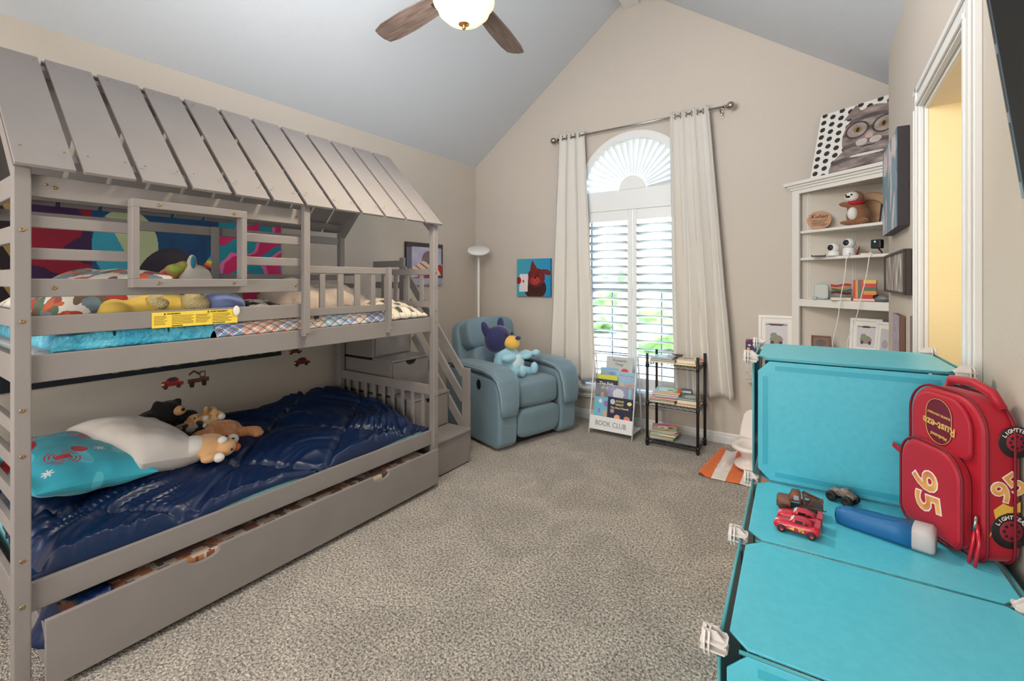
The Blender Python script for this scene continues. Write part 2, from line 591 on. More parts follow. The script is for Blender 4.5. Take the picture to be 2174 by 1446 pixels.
# sash behind, glass
mb = MB()
for x in (CX - .475, CX + .445): mb.box(x, x + .03, YB + .095, YB + .125, ZS, ZARC)
mb.box(CX - .012, CX + .012, YB + .095, YB + .125, ZS, ZARC + .49)
for z in (ZS, 1.25, ZARC - .02): mb.box(CX - .475, CX + .475, YB + .095, YB + .125, z, z + .04)
for x in (CX - .24, CX + .24): mb.box(x - .006, x + .006, YB + .105, YB + .115, ZS, 1.25)
for z in (.65, .95): mb.box(CX - .475, CX + .475, YB + .105, YB + .115, z, z + .012)
mb.build('sash', mat('sash_dark', (120, 124, 130), .5), win)
MB().box(CX - .5, CX + .5, YB + .108, YB + .112, ZS, ZARC).build('pane', M_glass, win)
mb = MB(); poly = [(.5 * cos(pi * i / 24), .5 * sin(pi * i / 24)) for i in range(25)]
mb.prism(poly, frame((CX, YB + .112, ZARC), (1, 0, 0), (0, 0, 1), (0, -1, 0)), .004).build('pane', M_glass, win)
# sill with apron mouldings
mb = MB()
mb.box(CX - .66, CX + .66, YB - .085, YB + .02, .305, .338)
mb.box(CX - .64, CX + .64, YB - .07, YB, .285, .305)
mb.box(CX - .62, CX + .62, YB - .03, YB, .215, .285)
mb.box(CX - .62, CX + .62, YB - .042, YB, .235, .25)
mb.build('sill', M_trim, win, bevel=.005)

# outside
struct(MB().box(-30, 30, YB + .4, 45, -.5, -.4).build('ground_outside', mat('pale_ground', (190, 188, 176), .9, col2=(160, 172, 136), nscale=.6)))
M_leaf = mat('hedge_leaf', (70, 120, 60), .7, col2=(130, 175, 95), nscale=3)
for (x, y, r, h, lab) in ((-6.6, 14.5, 1.6, 2.1, 'green clipped shrub outside the window, at its left'), (-3.4, 11.4, 1.1, 1.7, 'green rounded shrub outside behind the left shutter'), (-1.5, 14.0, 1.4, 1.6, 'low green shrub outside behind the right shutter')):
    t = thing('garden_shrub', lab, 'shrub', (x, y, -.4))
    mb = MB(); mb.blob((x, y, -.4 + h * .55), (r, r * .8, h * .55), nu=40, nv=24, wob=.45, wsc=2.6); mb.build('foliage', M_leaf, t)
    MB().tube([(x, y, -.4), (x, y, .5)], .08).build('stem', M_dark, t)
# ------------------------------------------------------------------ house-shaped bunk bed
XF = -2.13                      # front of the posts
bed = thing('bunk_bed', 'grey wooden house-shaped bunk bed with slatted roof along the left wall', 'bed', (-2.65, 1.29, 0))
bolt_me = MB().lathe([(0, .002), (.0025, .002), (.003, .0028), (.006, .0026), (.007, 0)], n=14).mesh('bolt'); bolt_me.materials.append(M_brass)
screw_me = MB().lathe([(0, .0015), (.004, .0012), (.005, 0)], n=10).mesh('screw'); screw_me.materials.append(M_brass)
BW = world_of(bed).inverted()
def bolt(p, axis, me=bolt_me, name='bolt', parent=None):
    z = Vector(axis).normalized(); x = z.orthogonal().normalized(); y = z.cross(x)
    place(me, name, parent or bed, BW @ frame(p, x, y, z))
PD, PW = .043, .042
YLp, YRp = (.319, .361), (2.226, 2.268)
XBp = (-3.175, -3.132)
for ys in (YLp, YRp):
    p = B('post', M_bed, bed, XF - PD, XF, ys[0], ys[1], 0, 1.735, .004)
    B('post', M_bed, bed, XBp[0], XBp[1], ys[0], ys[1], 0, 1.735, .004)
for z in (1.532, 1.236, .95, .802, .465, .317):
    bolt((XF, .340, z), (1, 0, 0))
for z in (1.42, 1.32, 1.165, 1.09, .60, .335):
    bolt((XF, 2.247, z), (1, 0, 0))
X0, X1 = -2.173, -2.155          # front boards
RL = dict(y0=.361, y1=2.226)
def rail(y0, y1, z0, z1, name='rail', xa=X0, xb=X1):
    return B(name, M_bed, bed, xa, xb, y0, y1, z0, z1, .003)
rail(.361, 2.226, 1.029, 1.121, 'side_rail')
rail(.361, 2.226, .276, .372, 'side_rail')
rail(.361, 1.31, 1.646, 1.72)
for z0, z1 in ((1.544, 1.584), (1.438, 1.477)):
    rail(.361, .63, z0, z1, 'slat'); rail(1.012, 1.31, z0, z1, 'slat')
rail(.361, 1.31, 1.313, 1.375)
rail(.361, 1.31, 1.184, 1.25)
for y in (.42, 1.28):
    for z in (1.683, 1.344, ): bolt((X1, y, z), (1, 0, 0))
B('middle_post', M_bed, bed, -2.154, -2.124, 1.305, 1.338, 1.089, 1.75, .003)
bolt((-2.124, 1.322, 1.104), (1, 0, 0)); bolt((-2.155, .40, 1.69), (1, 0, 0), screw_me, 'screw')
# little window frame on the front
wf = MB()
wf.box(-2.155, -2.105, .616, 1.024, 1.642, 1.673); wf.box(-2.155, -2.105, .616, 1.024, 1.342, 1.375)
wf.box(-2.155, -2.105, .616, .639, 1.375, 1.642); wf.box(-2.155, -2.105, 1.003, 1.024, 1.375, 1.642)
wfo = wf.build('window_frame', M_bed, bed, bevel=.002)
for y in (.70, .97):
    for z in (1.658, 1.359): bolt((-2.105, y, z), (1, 0, 0))
# guard panel beside the entry
B('guard_rail', M_bed, bed, X0, X1, 1.33, 1.845, 1.405, 1.443)
B('guard_rail', M_bed, bed, X0, X1, 1.33, 1.845, 1.186, 1.226)
for a, b in ((1.413, 1.445), (1.521, 1.556), (1.629, 1.665), (1.740, 1.771)):
    B('guard_slat', M_bed, bed, X0 + .003, X1 - .003, a, b, 1.226, 1.405, .002)
B('guard_post', M_bed, bed, -2.175, -2.128, 1.845, 1.868, 1.056, 1.446)
bolt((-2.128, 1.857, 1.105), (1, 0, 0), screw_me, 'screw'); bolt((-2.128, 1.857, 1.075), (1, 0, 0), screw_me, 'screw')
# foot end, upper: panel with slats, open towards the stairs at the back
def cross(z0, z1, ya, yb, xa=XBp[1], xb=XF - PD, name='end_rail'):
    return B(name, M_bed, bed, xa, xb, ya, yb, z0, z1, .003)
cross(1.405, 1.445, 2.236, 2.256, -2.66)
cross(1.185, 1.225, 2.236, 2.256, -2.66)
cross(1.029, 1.121, 2.236, 2.256)
for x in (-2.262, -2.40, -2.52):
    B('end_slat', M_bed, bed, x - .016, x + .016, 2.239, 2.253, 1.225, 1.405, .002)
B('end_post', M_bed, bed, -2.66, -2.615, 2.232, 2.262, 1.03, 1.446)
cross(1.31, 1.345, 2.236, 2.256, XBp[1], -2.95); cross(1.405, 1.445, 2.236, 2.256, XBp[1], -2.95)
B('end_post', M_bed, bed, -2.975, -2.945, 2.234, 2.26, 1.03, 1.446)
# foot end, lower
cross(.60, .665, 2.236, 2.256)
cross(.276, .372, 2.236, 2.256)
for k in range(9):
    x = -3.05 + k * .1
    B('end_slat', M_bed, bed, x - .012, x + .012, 2.239, 2.253, .372, .60, .002)
# head end: horizontal boards
for z0, z1 in ((1.646, 1.72), (1.494, 1.551), (1.347, 1.406), (1.213, 1.273), (1.029, 1.121), (.86, .905), (.745, .79), (.63, .675), (.515, .56), (.276, .372)):
    cross(z0, z1, .329, .349, name='head_rail')
# wall side
for z0, z1, nm in ((1.029, 1.121, 'side_rail'), (.276, .372, 'side_rail'), (1.18, 1.24, 'rail'), (1.646, 1.70, 'rail')):
    rail(.361, 2.226, z0, z1, nm, -3.163, -3.143)
B('back_post', M_bed, bed, -3.143, -3.123, 1.31, 1.352, 1.029, 1.70)
for k in range(5):
    y = 1.46 + k * .155
    B('back_slat', M_bed, bed, -3.16, -3.146, y, y + .032, 1.24, 1.37, .002)
rail(1.352, 2.226, 1.37, 1.41, 'rail', -3.163, -3.143)
MB().box(-3.14, X0, .363, 2.224, 1.035, 1.05).build('mattress_board', M_bed, bed)
MB().box(-3.14, X0, .363, 2.224, .285, .30).build('mattress_board', M_bed, bed)
# roof: boards on two slopes
XE, ZEV, XTOP, ZTOP = -2.095, 1.742, -2.628, 2.272
sl = hypot(XTOP - XE, ZTOP - ZEV)
XC = -2.652
rb = MB().box(0, sl, 0, .145, 0, .013).build('roof_board', M_bed, bed, bevel=.002, local=True)
board_me = rb.data
dirF = Vector((XTOP - XE, 0, ZTOP - ZEV)).normalized()
nF = Vector((-dirF.z, 0, dirF.x)); nF = -nF if nF.z < 0 else nF
dirB = Vector((-dirF.x, 0, dirF.z)); nB = Vector((-nF.x, 0, nF.z))
first = True
for i in range(12):
    y = .317 + i * .1648
    mF = BW @ frame((XE, y, ZEV), dirF, (0, 1, 0), dirF.cross(Vector((0, 1, 0))))
    # local z = dir x Y points inwards/outwards; use the board itself as a thin slab either way
    if first:
        rb.matrix_local = mF; o = rb; first = False
    else:
        o = place(board_me, 'roof_board', bed, mF)
        md = o.modifiers.new('bevel', 'BEVEL'); md.width = .002; md.segments = 2
    mB = BW @ frame((2 * XC - XE, y, ZEV), dirB, (0, 1, 0), dirB.cross(Vector((0, 1, 0))))
    o2 = place(board_me, 'roof_board', bed, mB)
    for (s_, yy) in ((.075, .02), (.075, .125), (sl - .06, .02), (sl - .06, .125)):
        p = Vector((XE, y + yy, ZEV)) + dirF * s_ + nF * .0135
        bolt(p, nF, screw_me, 'screw')
zl = dirF.cross(Vector((0, 1, 0)))
off = 0.0 if zl.dot(nF) > 0 else .013      # side on which the slab lies
def under(s_, depth, front=True):
    d, n_, x0 = (dirF, nF, XE) if front else (dirB, nB, 2 * XC - XE)
    return Vector((x0, 0, ZEV)) + d * s_ - n_ * depth
for front in (True, False):
    n_ = nF if front else nB
    for s_ in (.085, sl - .05):
        a = under(s_, .033, front)
        MB().bar((a.x, .33, a.z), (a.x, 2.262, a.z), .036, .034, n_).build('purlin', M_bed, bed, bevel=.002)
    for y in (.34, 2.247):
        a = under(.03, .07, front); b = under(sl - .01, .07, front)
        MB().bar((a.x, y, a.z), (b.x, y, b.z), .034, .045, n_).build('rafter', M_bed, bed, bevel=.002)
B('ridge_beam', M_bed, bed, XC - .012, XC + .012, .33, 2.262, 2.15, 2.215)

# warning label on the guard board
stk = MB().grid(lambda u, v: (X1 + .0012, .691 + .315 * u, 1.182 + .061 * v), 1, 1, None, False).build('warning_label', mat('label_yellow', (240, 205, 70), .5), bed)
M_ink = mat('label_ink', (60, 52, 30), .7)
def fm(y, z, x=X1 + .0016): return frame((x, y, z), (0, 1, 0), (0, 0, 1), (1, 0, 0))
text('\u25b2 WARNING', .0095, fm(.758, 1.235), M_ink, 'label_text', stk, .0002, .0002)
text('\u25b2 AVERTISSEMENT', .0095, fm(.925, 1.236), M_ink, 'label_text', stk, .0002, .0002)
lb = MB()
for (ya, yb) in ((.698, .743), (.757, .835), (.842, .900), (.905, .985)):
    for k in range(6):
        z = 1.2265 - k * .0062
        e = yb - random.random() * .018
        lb.box(X1 + .0013, X1 + .0017, ya, e, z - .0009, z + .0009)
lb.box(X1 + .0013, X1 + .0017, .757, .795, 1.185, 1.1885); lb.box(X1 + .0013, X1 + .0017, .905, .955, 1.186, 1.1895)
lb.build('label_text', M_ink, stk)

# ------------------------------------------------------------------ staircase with drawers
st = thing('storage_staircase', 'grey step staircase with drawers at the foot of the bunk bed', 'staircase', (-2.7, 2.48, 0))
SY0, SY1 = 2.285, 2.675
fr = [-2.20, -2.41, -2.62, -2.82]
MB_side = M_bed
for k in range(4):
    z0, z1 = k * .26, (k + 1) * .26
    xb = -3.30
    mb = MB()
    if k == 0: mb.box(xb, fr[0], SY0, SY1, 0.012, z1 - .018)
    else: mb.box(xb, fr[k], SY0, SY1, z0, z1 - .018)
    mb.build('step_box', M_bed, st, bevel=.002)
    B('tread', M_bed, st, (fr[k + 1] if k < 3 else xb), fr[k] + .016, SY0 - .003, SY1 + .003, z1 - .018, z1, .003)
    if k > 0:
        # drawer front with a half-moon finger notch
        w0, w1 = SY0 + .022, SY1 - .022
        yc = (w0 + w1) / 2
        poly = [(w0, z0 + .012), (w1, z0 + .012), (w1, z1 - .022), (yc + .055, z1 - .022)]
        poly += [(yc + .055 * cos(pi * i / 10), z1 - .022 - .034 * sin(pi * i / 10)) for i in range(1, 10)]
        poly += [(yc - .055, z1 - .022), (w0, z1 - .022)]
        d = MB().prism(poly, frame((fr[k] + .0005, 0, 0), (0, 1, 0), (0, 0, 1), (1, 0, 0)), .012).build('drawer_front', M_bed, st, bevel=.001)
        nt_ = MB().box(fr[k] + .0005, fr[k] + .002, yc - .056, yc + .056, z1 - .06, z1 - .0215).build('notch_shade', mat('notch_shade_dark', (30, 27, 26), .9), d)  # dark plate, paints the shade inside the finger notch
B('handrail_post', M_bed, st, -2.272, -2.203, 2.676, 2.70, 0.0, .703, .003)
for z in (.66, .49, .285): bolt((-2.2025, 2.688, z), (1, 0, 0), screw_me, 'screw', None)
for zt in (.69, .50, .29):
    a = Vector((-2.262, 2.688, zt - .04)); L = 1.05 if zt > .6 else (.95 if zt > .4 else .85)
    d = Vector((-.63, 0, .777))
    MB().bar(a, a + d * L, .02, .062, d.cross(Vector((0, 1, 0)))).build('handrail', M_bed, st, bevel=.002)
B('handrail_post', M_bed, st, -2.96, -2.91, 2.676, 2.70, .0, 1.56, .003)
for z in (1.30, 1.48): B('handrail', M_bed, st, -3.30, -2.96, 2.678, 2.698, z, z + .055, .003)

# ------------------------------------------------------------------ trundle
tr = thing('trundle_bed', 'grey low trundle drawer with two finger notches under the lower bunk', 'trundle', (-2.5, 1.31, 0))
poly = [(.388, .03), (2.238, .03), (2.238, .255)]
for c in (1.768, .852):
    poly += [(c + .06, .255)] + [(c + .06 * cos(pi * i / 12) , .255 - .036 * sin(pi * i / 12) ** .6) for i in range(1, 12)] + [(c - .06, .255)]
poly += [(.388, .255)]
MB().prism(poly, frame((-2.118, 0, 0), (0, 1, 0), (0, 0, 1), (1, 0, 0)), .018).build('front_panel', M_bed, tr, bevel=.002)
MB().box(-3.05, -2.12, .42, 2.2, .05, .07).build('bottom', M_bed, tr)
for y in (.41, 2.19): B('side_panel', M_bed, tr, -3.05, -2.12, y, y + .018, .03, .17)
B('back_panel', M_bed, tr, -3.068, -3.05, .41, 2.208, .03, .17)
for x in (-2.25, -2.95):
    for y in (.5, 2.1):
        MB().lathe([(0, -.012), (.025, -.012), (.025, .012), (0, .012)], (x, y, .025), (0, 1, 0), 16).build('caster', M_black, tr)
def prn(seed, base, cols, sc=9.0, th=.16):
    def f(x, y):
        for i, c in enumerate(cols):
            if noise.noise((x * sc + 13.1 * i + seed, y * sc - 7.7 * i, seed * 1.7 + i)) > th: return c
        return base
    return f
pf = prn(3, (178, 158, 138), [(120, 66, 46), (92, 66, 50), (160, 100, 60), (60, 54, 48)], 14, .22)
mb = MB()
def trm(u, v):
    y = .44 + 1.73 * u
    a = (v - .5) * 2
    return (-2.58 + .44 * math.copysign(min(1, abs(a) * 1.15), a), y, .228 - .12 * max(0, abs(a) - .87) / .13)
mb.grid(trm, 170, 60, lambda u, v: pf(u * 1.8, v * .9))
mt = mb.build('trundle_mattress', M_vcloth); tag(mt, 'thin mattress in a brown printed sheet inside the trundle drawer', 'mattress')
mb = MB()
mb.grid(lambda u, v: (-2.36 + .225 * u, .405 + .15 * v - .02 * sin(6 * u), .235 + .012 * fbm(u * 5, v * 5) - .14 * max(0, .45 - v) / .45 - .03 * max(0, u - .9) * 10), 40, 24)
nb = mb.build('folded_blanket', mat('navy_satin', (8, 32, 70), .36, spec=.55), solid=.02); tag(nb, 'navy blanket corner spilling over the near end of the trundle', 'blanket')

# ------------------------------------------------------------------ bedding, lower bunk
M_navy = MATS['navy_satin']
lmat = MB().box(-3.118, -2.182, .380, 2.20, .302, .376).build('lower_mattress', mat('aqua_sheet', (128, 196, 206), .7), bevel=.012, seg=3)
tag(lmat, 'aqua sheeted mattress showing under the navy comforter on the lower bunk', 'mattress')
def comf(u, v):
    y = .366 + 1.862 * u
    # v: 0 at the wall, .8 front edge of the top, 1 hem
    if v < .8:
        x = -3.122 + .93 * (v / .8); z = .508
    else:
        t = (v - .8) / .2
        x = -2.192 + .016 * sin(t * pi / 2); z = .508
    k = (v / .8)
    s1 = fbm(x * 2.6 + 1.7, y * 2.0, .3, 2)
    z += .030 * s1
    # creases: ridged noise, long along the fold, short across it; the fold direction wanders
    ang = 0.55 + 0.9 * noise.noise((x * 1.3 + 4, y * 1.3, 7.7))
    wx = x + .05 * noise.noise((x * 4, y * 4, 1.1)); wy = y + .05 * noise.noise((x * 4, y * 4, 5.1))
    al = wx * cos(ang) + wy * sin(ang); ac = -wx * sin(ang) + wy * cos(ang)
    amp = .35 + .65 * smooth01(.5 + 1.3 * noise.noise((x * 2.2, y * 2.2, 3.3)))
    z += .026 * amp * (1 - abs(2 * noise.noise((al * 2.2, ac * 9.0, 2.0)))) ** 2
    z += .010 * amp * (1 - abs(2 * noise.noise((al * 5.0, ac * 21.0, 6.0)))) ** 2
    for q in ((y + 1.15 * x), (y - 1.15 * x)):
        t = (q / .62 + .17) % 1.0
        dd = abs(t - .5) * .62
        z -= .024 * math.exp(-(dd / .022) ** 2)
        z += .010 * smooth01(dd / .2)
    # round over to the front, the wall and the ends
    edge = smooth01((v - .30) / .52) * .080 + (smooth01((v - .62) / .24) * .035)
    z -= edge
    if v >= .8:
        t = (v - .8) / .2
        hem = .362 + .010 * sin(y * 7) + .016 * fbm(y * 3, 1.2) + .010 * (y - .37)
        z = z + (hem - z) * t ** 1.5
    e2 = max(0, 1 - u / .05); z -= .09 * e2 * e2
    e3 = max(0, (u - .94) / .06); z -= .10 * e3 * e3
    z = max(z, .382 if v < .9 else .345)
    x = min(x, -2.1765)
    return (x, y, z)
cf = MB().grid(comf, 330, 170).build('comforter', M_navy, solid=.004)
tag(cf, 'crumpled navy satin quilted comforter spread over the lower bunk', 'comforter')

def pillow(name, w, l, t, m, colfn=None, material=None, nu=48, nv=36, wr=.012, seed=1.0, edge=.05, piping=None):
    """cushion in local xy, thickness along z"""
    mb = MB()
    def f(sgn):
        def g(u, v):
            a = u * 2 - 1; b = v * 2 - 1
            pu = (1 - abs(a) ** 2.6); pv = (1 - abs(b) ** 2.6)
            hh = max(pu, 0) ** .5 * max(pv, 0) ** .5
            x = a * w / 2 * (1 - edge * (1 - b * b) * abs(a) ** 3)
            y = b * l / 2 * (1 - edge * (1 - a * a) * abs(b) ** 3)
            n_ = fbm(x * 5 + seed, y * 5, seed * 2) * wr + wr * .7 * sin(atan2(y, x) * 9 + 5 * fbm(x * 3, y * 3, seed)) * (1 - hh)
            return m @ Vector((x, y, sgn * (t / 2 * hh) + n_ * hh ** .3 * (1 if hh > .02 else 0)))
        return g
    mb.grid(f(1), nu, nv, (lambda u, v: colfn(u, v, 1)) if colfn else None)
    mb.grid(lambda u, v: f(-1)(1 - u, v), nu, nv, (lambda u, v: colfn(1 - u, v, -1)) if colfn else None)
    return mb.build(name, material or (M_vcloth if colfn else M_white))
# teal pillow with a printed pattern
def tealprint(u, v, s):
    base = (62, 182, 204)
    def spider(cu, cv, k=1.0):
        x = (u - cu) * .66 / k; y = (v - cv) * .46 / k
        if (x / .022) ** 2 + (y / .032) ** 2 < 1: return True
        for a in (-1, 1):
            for b in (.016, .034, .05):
                if abs(hypot(x, y * 1.2) - b - .02) < .0035 and abs(y) > b * .4 and abs(x) > .008: return True
        return False
    for (cu, cv) in ((.74, .30), (.36, .7), (.2, .25)):
        if spider(cu, cv): return (206, 30, 52)
    for (cu, cv, r) in ((.70, .62, .05), (.88, .12, .045), (.5, .1, .05), (.15, .85, .05)):
        x = (u - cu) * 1.4; y = v - cv; a = atan2(y, x)
        if hypot(x, y) < r * (.75 + .35 * sin(7 * a)): return (232, 240, 242)
    if noise.noise((u * 4 + 3, v * 4, .5)) > .48 and v > .4 and u < .5: return (40, 58, 96)
    if noise.noise((u * 4 + 9, v * 4, 4.5)) > .5: return (200, 36, 50)
    if noise.noise((u * 5, v * 5 + 8, 2.5)) > .22: return (96, 204, 222)
    return base
m1 = Matrix.Translation((-2.66, .60, .585)) @ Matrix.Rotation(radians(101), 4, 'Z') @ Matrix.Rotation(radians(6), 4, 'X') @ Matrix.Rotation(radians(16), 4, 'Y')
m1 = Matrix.Translation((-2.66, .565, .60)) @ Matrix.Rotation(radians(-100), 4, 'Z') @ Matrix.Rotation(radians(8), 4, 'X') @ Matrix.Rotation(radians(6), 4, 'Y')
o = pillow('pillow', .60, .40, .17, frame((-2.67, .555, .595), (.97, .16, -.10), (-.15, .98, -.16), (.07, .17, .98)), tealprint, nu=220, nv=150)
tag(o, 'teal printed pillow with red spider motifs at the head of the lower bunk', 'pillow')
o = pillow('pillow', .53, .32, .22, frame((-2.68, .81, .592), (.95, .28, -.15), (-.25, .92, -.22), (.1, .24, .96)), None, mat('white_cotton', (226, 216, 208), .75, sheen=.2), wr=.016, seed=4)
tag(o, 'plain white pillow overlapping the teal pillow on the lower bunk', 'pillow')

# ------------------------------------------------------------------ bedding, upper bunk
um = MB().box(-3.118, -2.178, .368, 2.22, 1.052, 1.128).build('upper_mattress', mat('mattress_grey', (170, 176, 180), .8), bevel=.02, seg=3)
tag(um, 'thin mattress of the upper bunk behind the side rail', 'mattress')
def qc(y0, y1, zt, amp, seed, quilt=.11, hem=1.122, xa=-3.1):
    def f(u, v):
        y = y0 + (y1 - y0) * u
        x = xa + (-2.1765 - xa) * min(1, v / .8)
        z = zt + amp * fbm(x * 4 + seed, y * 4, seed) + amp * .5 * (1 - abs(sin(y * 18 + 4 * fbm(x * 3, y * 3, seed))))
        q = abs(((y - y0) / quilt) % 1 - .5) * 2
        z -= .02 * (q > .93)
        if v > .66:
            t = min(1, (v - .66) / .34); z = z - (z - hem) * t ** 3
        e = min(u, 1 - u) / .04
        if e < 1: z = hem + (z - hem) * sqrt(max(0, 1 - (1 - e) ** 2))
        return (x, y, z)
    return f
o = MB().grid(qc(.415, .93, 1.178, .008, 2.0, .17), 150, 60).build('comforter', mat('aqua_satin', (58, 158, 192), .36, col2=(104, 190, 210), nscale=7, bump=1.0, bscale=16, bdist=.035), solid=.006)
tag(o, 'shiny aqua quilted comforter bulging over the upper bunk rail', 'comforter')
def plaid(u, v):
    a = int(u * 7); b = int(v * 4)
    k = (a * 7 + b * 3) % 6
    base = [(196, 178, 158), (150, 190, 205), (214, 204, 190), (120, 150, 190), (200, 160, 140), (170, 150, 130)][k]
    p = (u * 15 + v * 9) % 1; q = (u * 15 - v * 9) % 1
    if p < .12: return (178, 60, 58)
    if q < .12: return (70, 120, 140)
    if .4 < p < .5 or .4 < q < .5: return (232, 226, 214)
    if noise.noise((u * 9, v * 9, 3)) > .45: return (100, 160, 220)
    return base
o = MB().grid(qc(.905, 1.855, 1.182, .010, 5.0, .5), 420, 90, plaid).build('patchwork_quilt', M_vcloth, solid=.006)
tag(o, 'plaid patchwork quilt hanging at the middle of the upper bunk rail', 'quilt')
def check(u, v):
    a = int(u * 9) ; b = int(v * 7)
    fu = u * 9 % 1; fv = v * 7 % 1
    if (a + b) % 2 == 0 and .18 < fu < .82 and .18 < fv < .82: return (66, 84, 82) if (a % 3) else (40, 36, 34)
    if fu < .14 or fv < .14: return (196, 168, 138)
    return (226, 216, 198)
o = MB().grid(lambda u, v: (-2.80 + .6235 * u - .0, 1.87 + .345 * v, 1.13 + .115 * (max(0, sin(pi * min(1, max(0, u * .96 + .04))) * sin(pi * v))) ** .45 + .008 * fbm(u * 8, v * 8, 2)), 140, 90, check).build('folded_quilt', M_vcloth, solid=.01)
tag(o, 'cream and black checked quilt folded at the foot of the upper bunk', 'quilt')
mb = MB()
for (x, y, z, rx, ry, rz_, a) in ((-2.62, 1.52, 1.25, .19, .14, .10, .3), (-2.52, 1.72, 1.235, .17, .16, .10, -.4), (-2.66, 1.86, 1.23, .20, .14, .11, .8), (-2.82, 1.64, 1.25, .18, .17, .12, 0), (-2.45, 1.58, 1.22, .12, .10, .08, 1.2)):
    mb.blob((x, y, z), (rx, ry, rz_), (0, .2 * a, a), 32, 18, wob=.05, wsc=7)
o = mb.build('blanket_heap', mat('cream_blanket', (206, 186, 166), .85, col2=(186, 168, 156), nscale=7, sheen=.3, bump=.8, bscale=9, bdist=.04), remesh=.012)
tag(o, 'heap of crumpled cream blankets behind the upper bunk guard slats', 'blanket')
def animals(u, v, s):
    f = prn(8.0, (224, 218, 206), [(196, 96, 54), (112, 130, 142), (110, 88, 70), (86, 108, 84), (176, 60, 52)], 6.5, .30)
    return f(u * 1.4, v)
o = pillow('pillow', .62, .40, .17, frame((-2.54, .57, 1.30), (.97, .2, .0), (-.17, .86, .40), (.08, -.39, .9)), animals, nu=180, nv=120)
tag(o, 'white pillow printed with orange and grey shapes, propped on the upper bunk', 'pillow')
mb = MB().grid(lambda u, v: (-2.62 + .43 * u, 1.06 + .26 * v, 1.19 + .075 * sin(pi * min(1, u * 1.02)) ** .5 * sin(pi * v) ** .4 + .012 * fbm(u * 6, v * 6, 7)), 50, 40,
               lambda u, v: (34, 32, 34) if noise.noise((u * 5, v * 5, 1)) > .02 else (176, 170, 164))
o = mb.build('throw_blanket', M_vcloth, solid=.012); tag(o, 'black and grey fleece throw bunched beside the blue plush on the upper bunk', 'blanket')
# ------------------------------------------------------------------ storage cubes at the right
UO = Vector((-.142, .822, 0)); UA = radians(2.4)
cu = thing('cube_shelf', 'turquoise plastic panel cube shelf with a raised rear cube against the right wall', 'shelf', UO, UA)
CUW = world_of(cu)
M_turq = mat('turquoise_panel', (78, 182, 202), 0.36, col2=(84, 188, 208), nscale=60, spec=0.6, bump=.06, bscale=500, bdist=.001)
M_turqd = mat('turquoise_border', (60, 168, 190), 0.36)
W, DP, ZT, ZT2 = .480, .370, .768, 1.134
def chamf(w, h, c): return [(c, 0), (w - c, 0), (w, c), (w, h - c), (w - c, h), (c, h), (0, h - c), (0, c)]
def panel(o, ux, uy, uz, w, h, name='panel', m=None, border=True):
    """chamfered plastic sheet with a welded border, local frame of the unit"""
    fmx = CUW @ frame(o, ux, uy, uz)
    p = MB().prism(chamf(w, h, .03), fmx, .004).build(name, m or M_turq, cu, bevel=.0008)
    if border:
        mb = MB()
        b = .012; s = .014
        for (a0, a1, b0, b1) in ((.045, w - .045, b, b + s), (.045, w - .045, h - b - s, h - b), (b, b + s, .045, h - .045), (w - b - s, w - b, .045, h - .045)):
            mb.prism([(a0, b0), (a1, b0), (a1, b1), (a0, b1)], fmx @ Matrix.Translation((0, 0, .004)), .0006)
        mb.build('welded_border', M_turqd, p)
    return p
M_rod = mat('panel_wire', (70, 150, 160), .4)
def rod(a, b):
    MB().tube([CUW @ Vector(a), CUW @ Vector(b)], .0032, 6).build('wire', M_rod, cu)
g = .012
# tops of the low part (two), front and side panels
for k in range(2):
    panel((g, k * DP + g * .5, ZT), (1, 0, 0), (0, 1, 0), (0, 0, 1), W - 2 * g, DP - g, border=False)
for zc in (0.0, .384):
    panel((g, 0, zc + .012), (1, 0, 0), (0, 0, 1), (0, -1, 0), W - 2 * g, .37)
    for k in range(3):
        panel((0, (k + 1) * DP - g * .5, zc + .012), (0, -1, 0), (0, 0, 1), (-1, 0, 0), DP - g, .37)
        panel((W, k * DP + g * .5, zc + .012), (0, 1, 0), (0, 0, 1), (1, 0, 0), DP - g, .37)
# raised cube
panel((g, 2 * DP, ZT + .008), (1, 0, 0), (0, 0, 1), (0, -1, 0), W - 2 * g, ZT2 - ZT - .014)
panel((g, 2 * DP + g * .5, ZT2), (1, 0, 0), (0, 1, 0), (0, 0, 1), W - 2 * g, DP - g, border=False)
panel((0, 3 * DP - g * .5, ZT + .008), (0, -1, 0), (0, 0, 1), (-1, 0, 0), DP - g, ZT2 - ZT - .014)
panel((W, 2 * DP + g * .5, ZT + .008), (0, 1, 0), (0, 0, 1), (1, 0, 0), DP - g, ZT2 - ZT - .014)
panel((W - g, 3 * DP, ZT + .008), (-1, 0, 0), (0, 0, 1), (0, 1, 0), W - 2 * g, ZT2 - ZT - .014)
panel((g, 2 * DP + g * .5, ZT + .0), (1, 0, 0), (0, 1, 0), (0, 0, 1), W - 2 * g, DP - g, border=False)
for k in range(4):
    y = k * DP
    for z in ([ZT - .001] if k < 2 else [ZT2 - .001, ZT - .001]):
        rod((.03, y, z), (W - .03, y, z))
for x in (0, W):
    rod((x, .02, ZT), (x, 2 * DP, ZT)); rod((x, 2 * DP + .02, ZT2), (x, 3 * DP - .02, ZT2))
    for k in (0, 1, 2): rod((x, k * DP, .02), (x, k * DP, ZT - .02))
    rod((x, 2 * DP, ZT), (x, 2 * DP, ZT2 - .02)); rod((x, 3 * DP, ZT), (x, 3 * DP, ZT2 - .02))
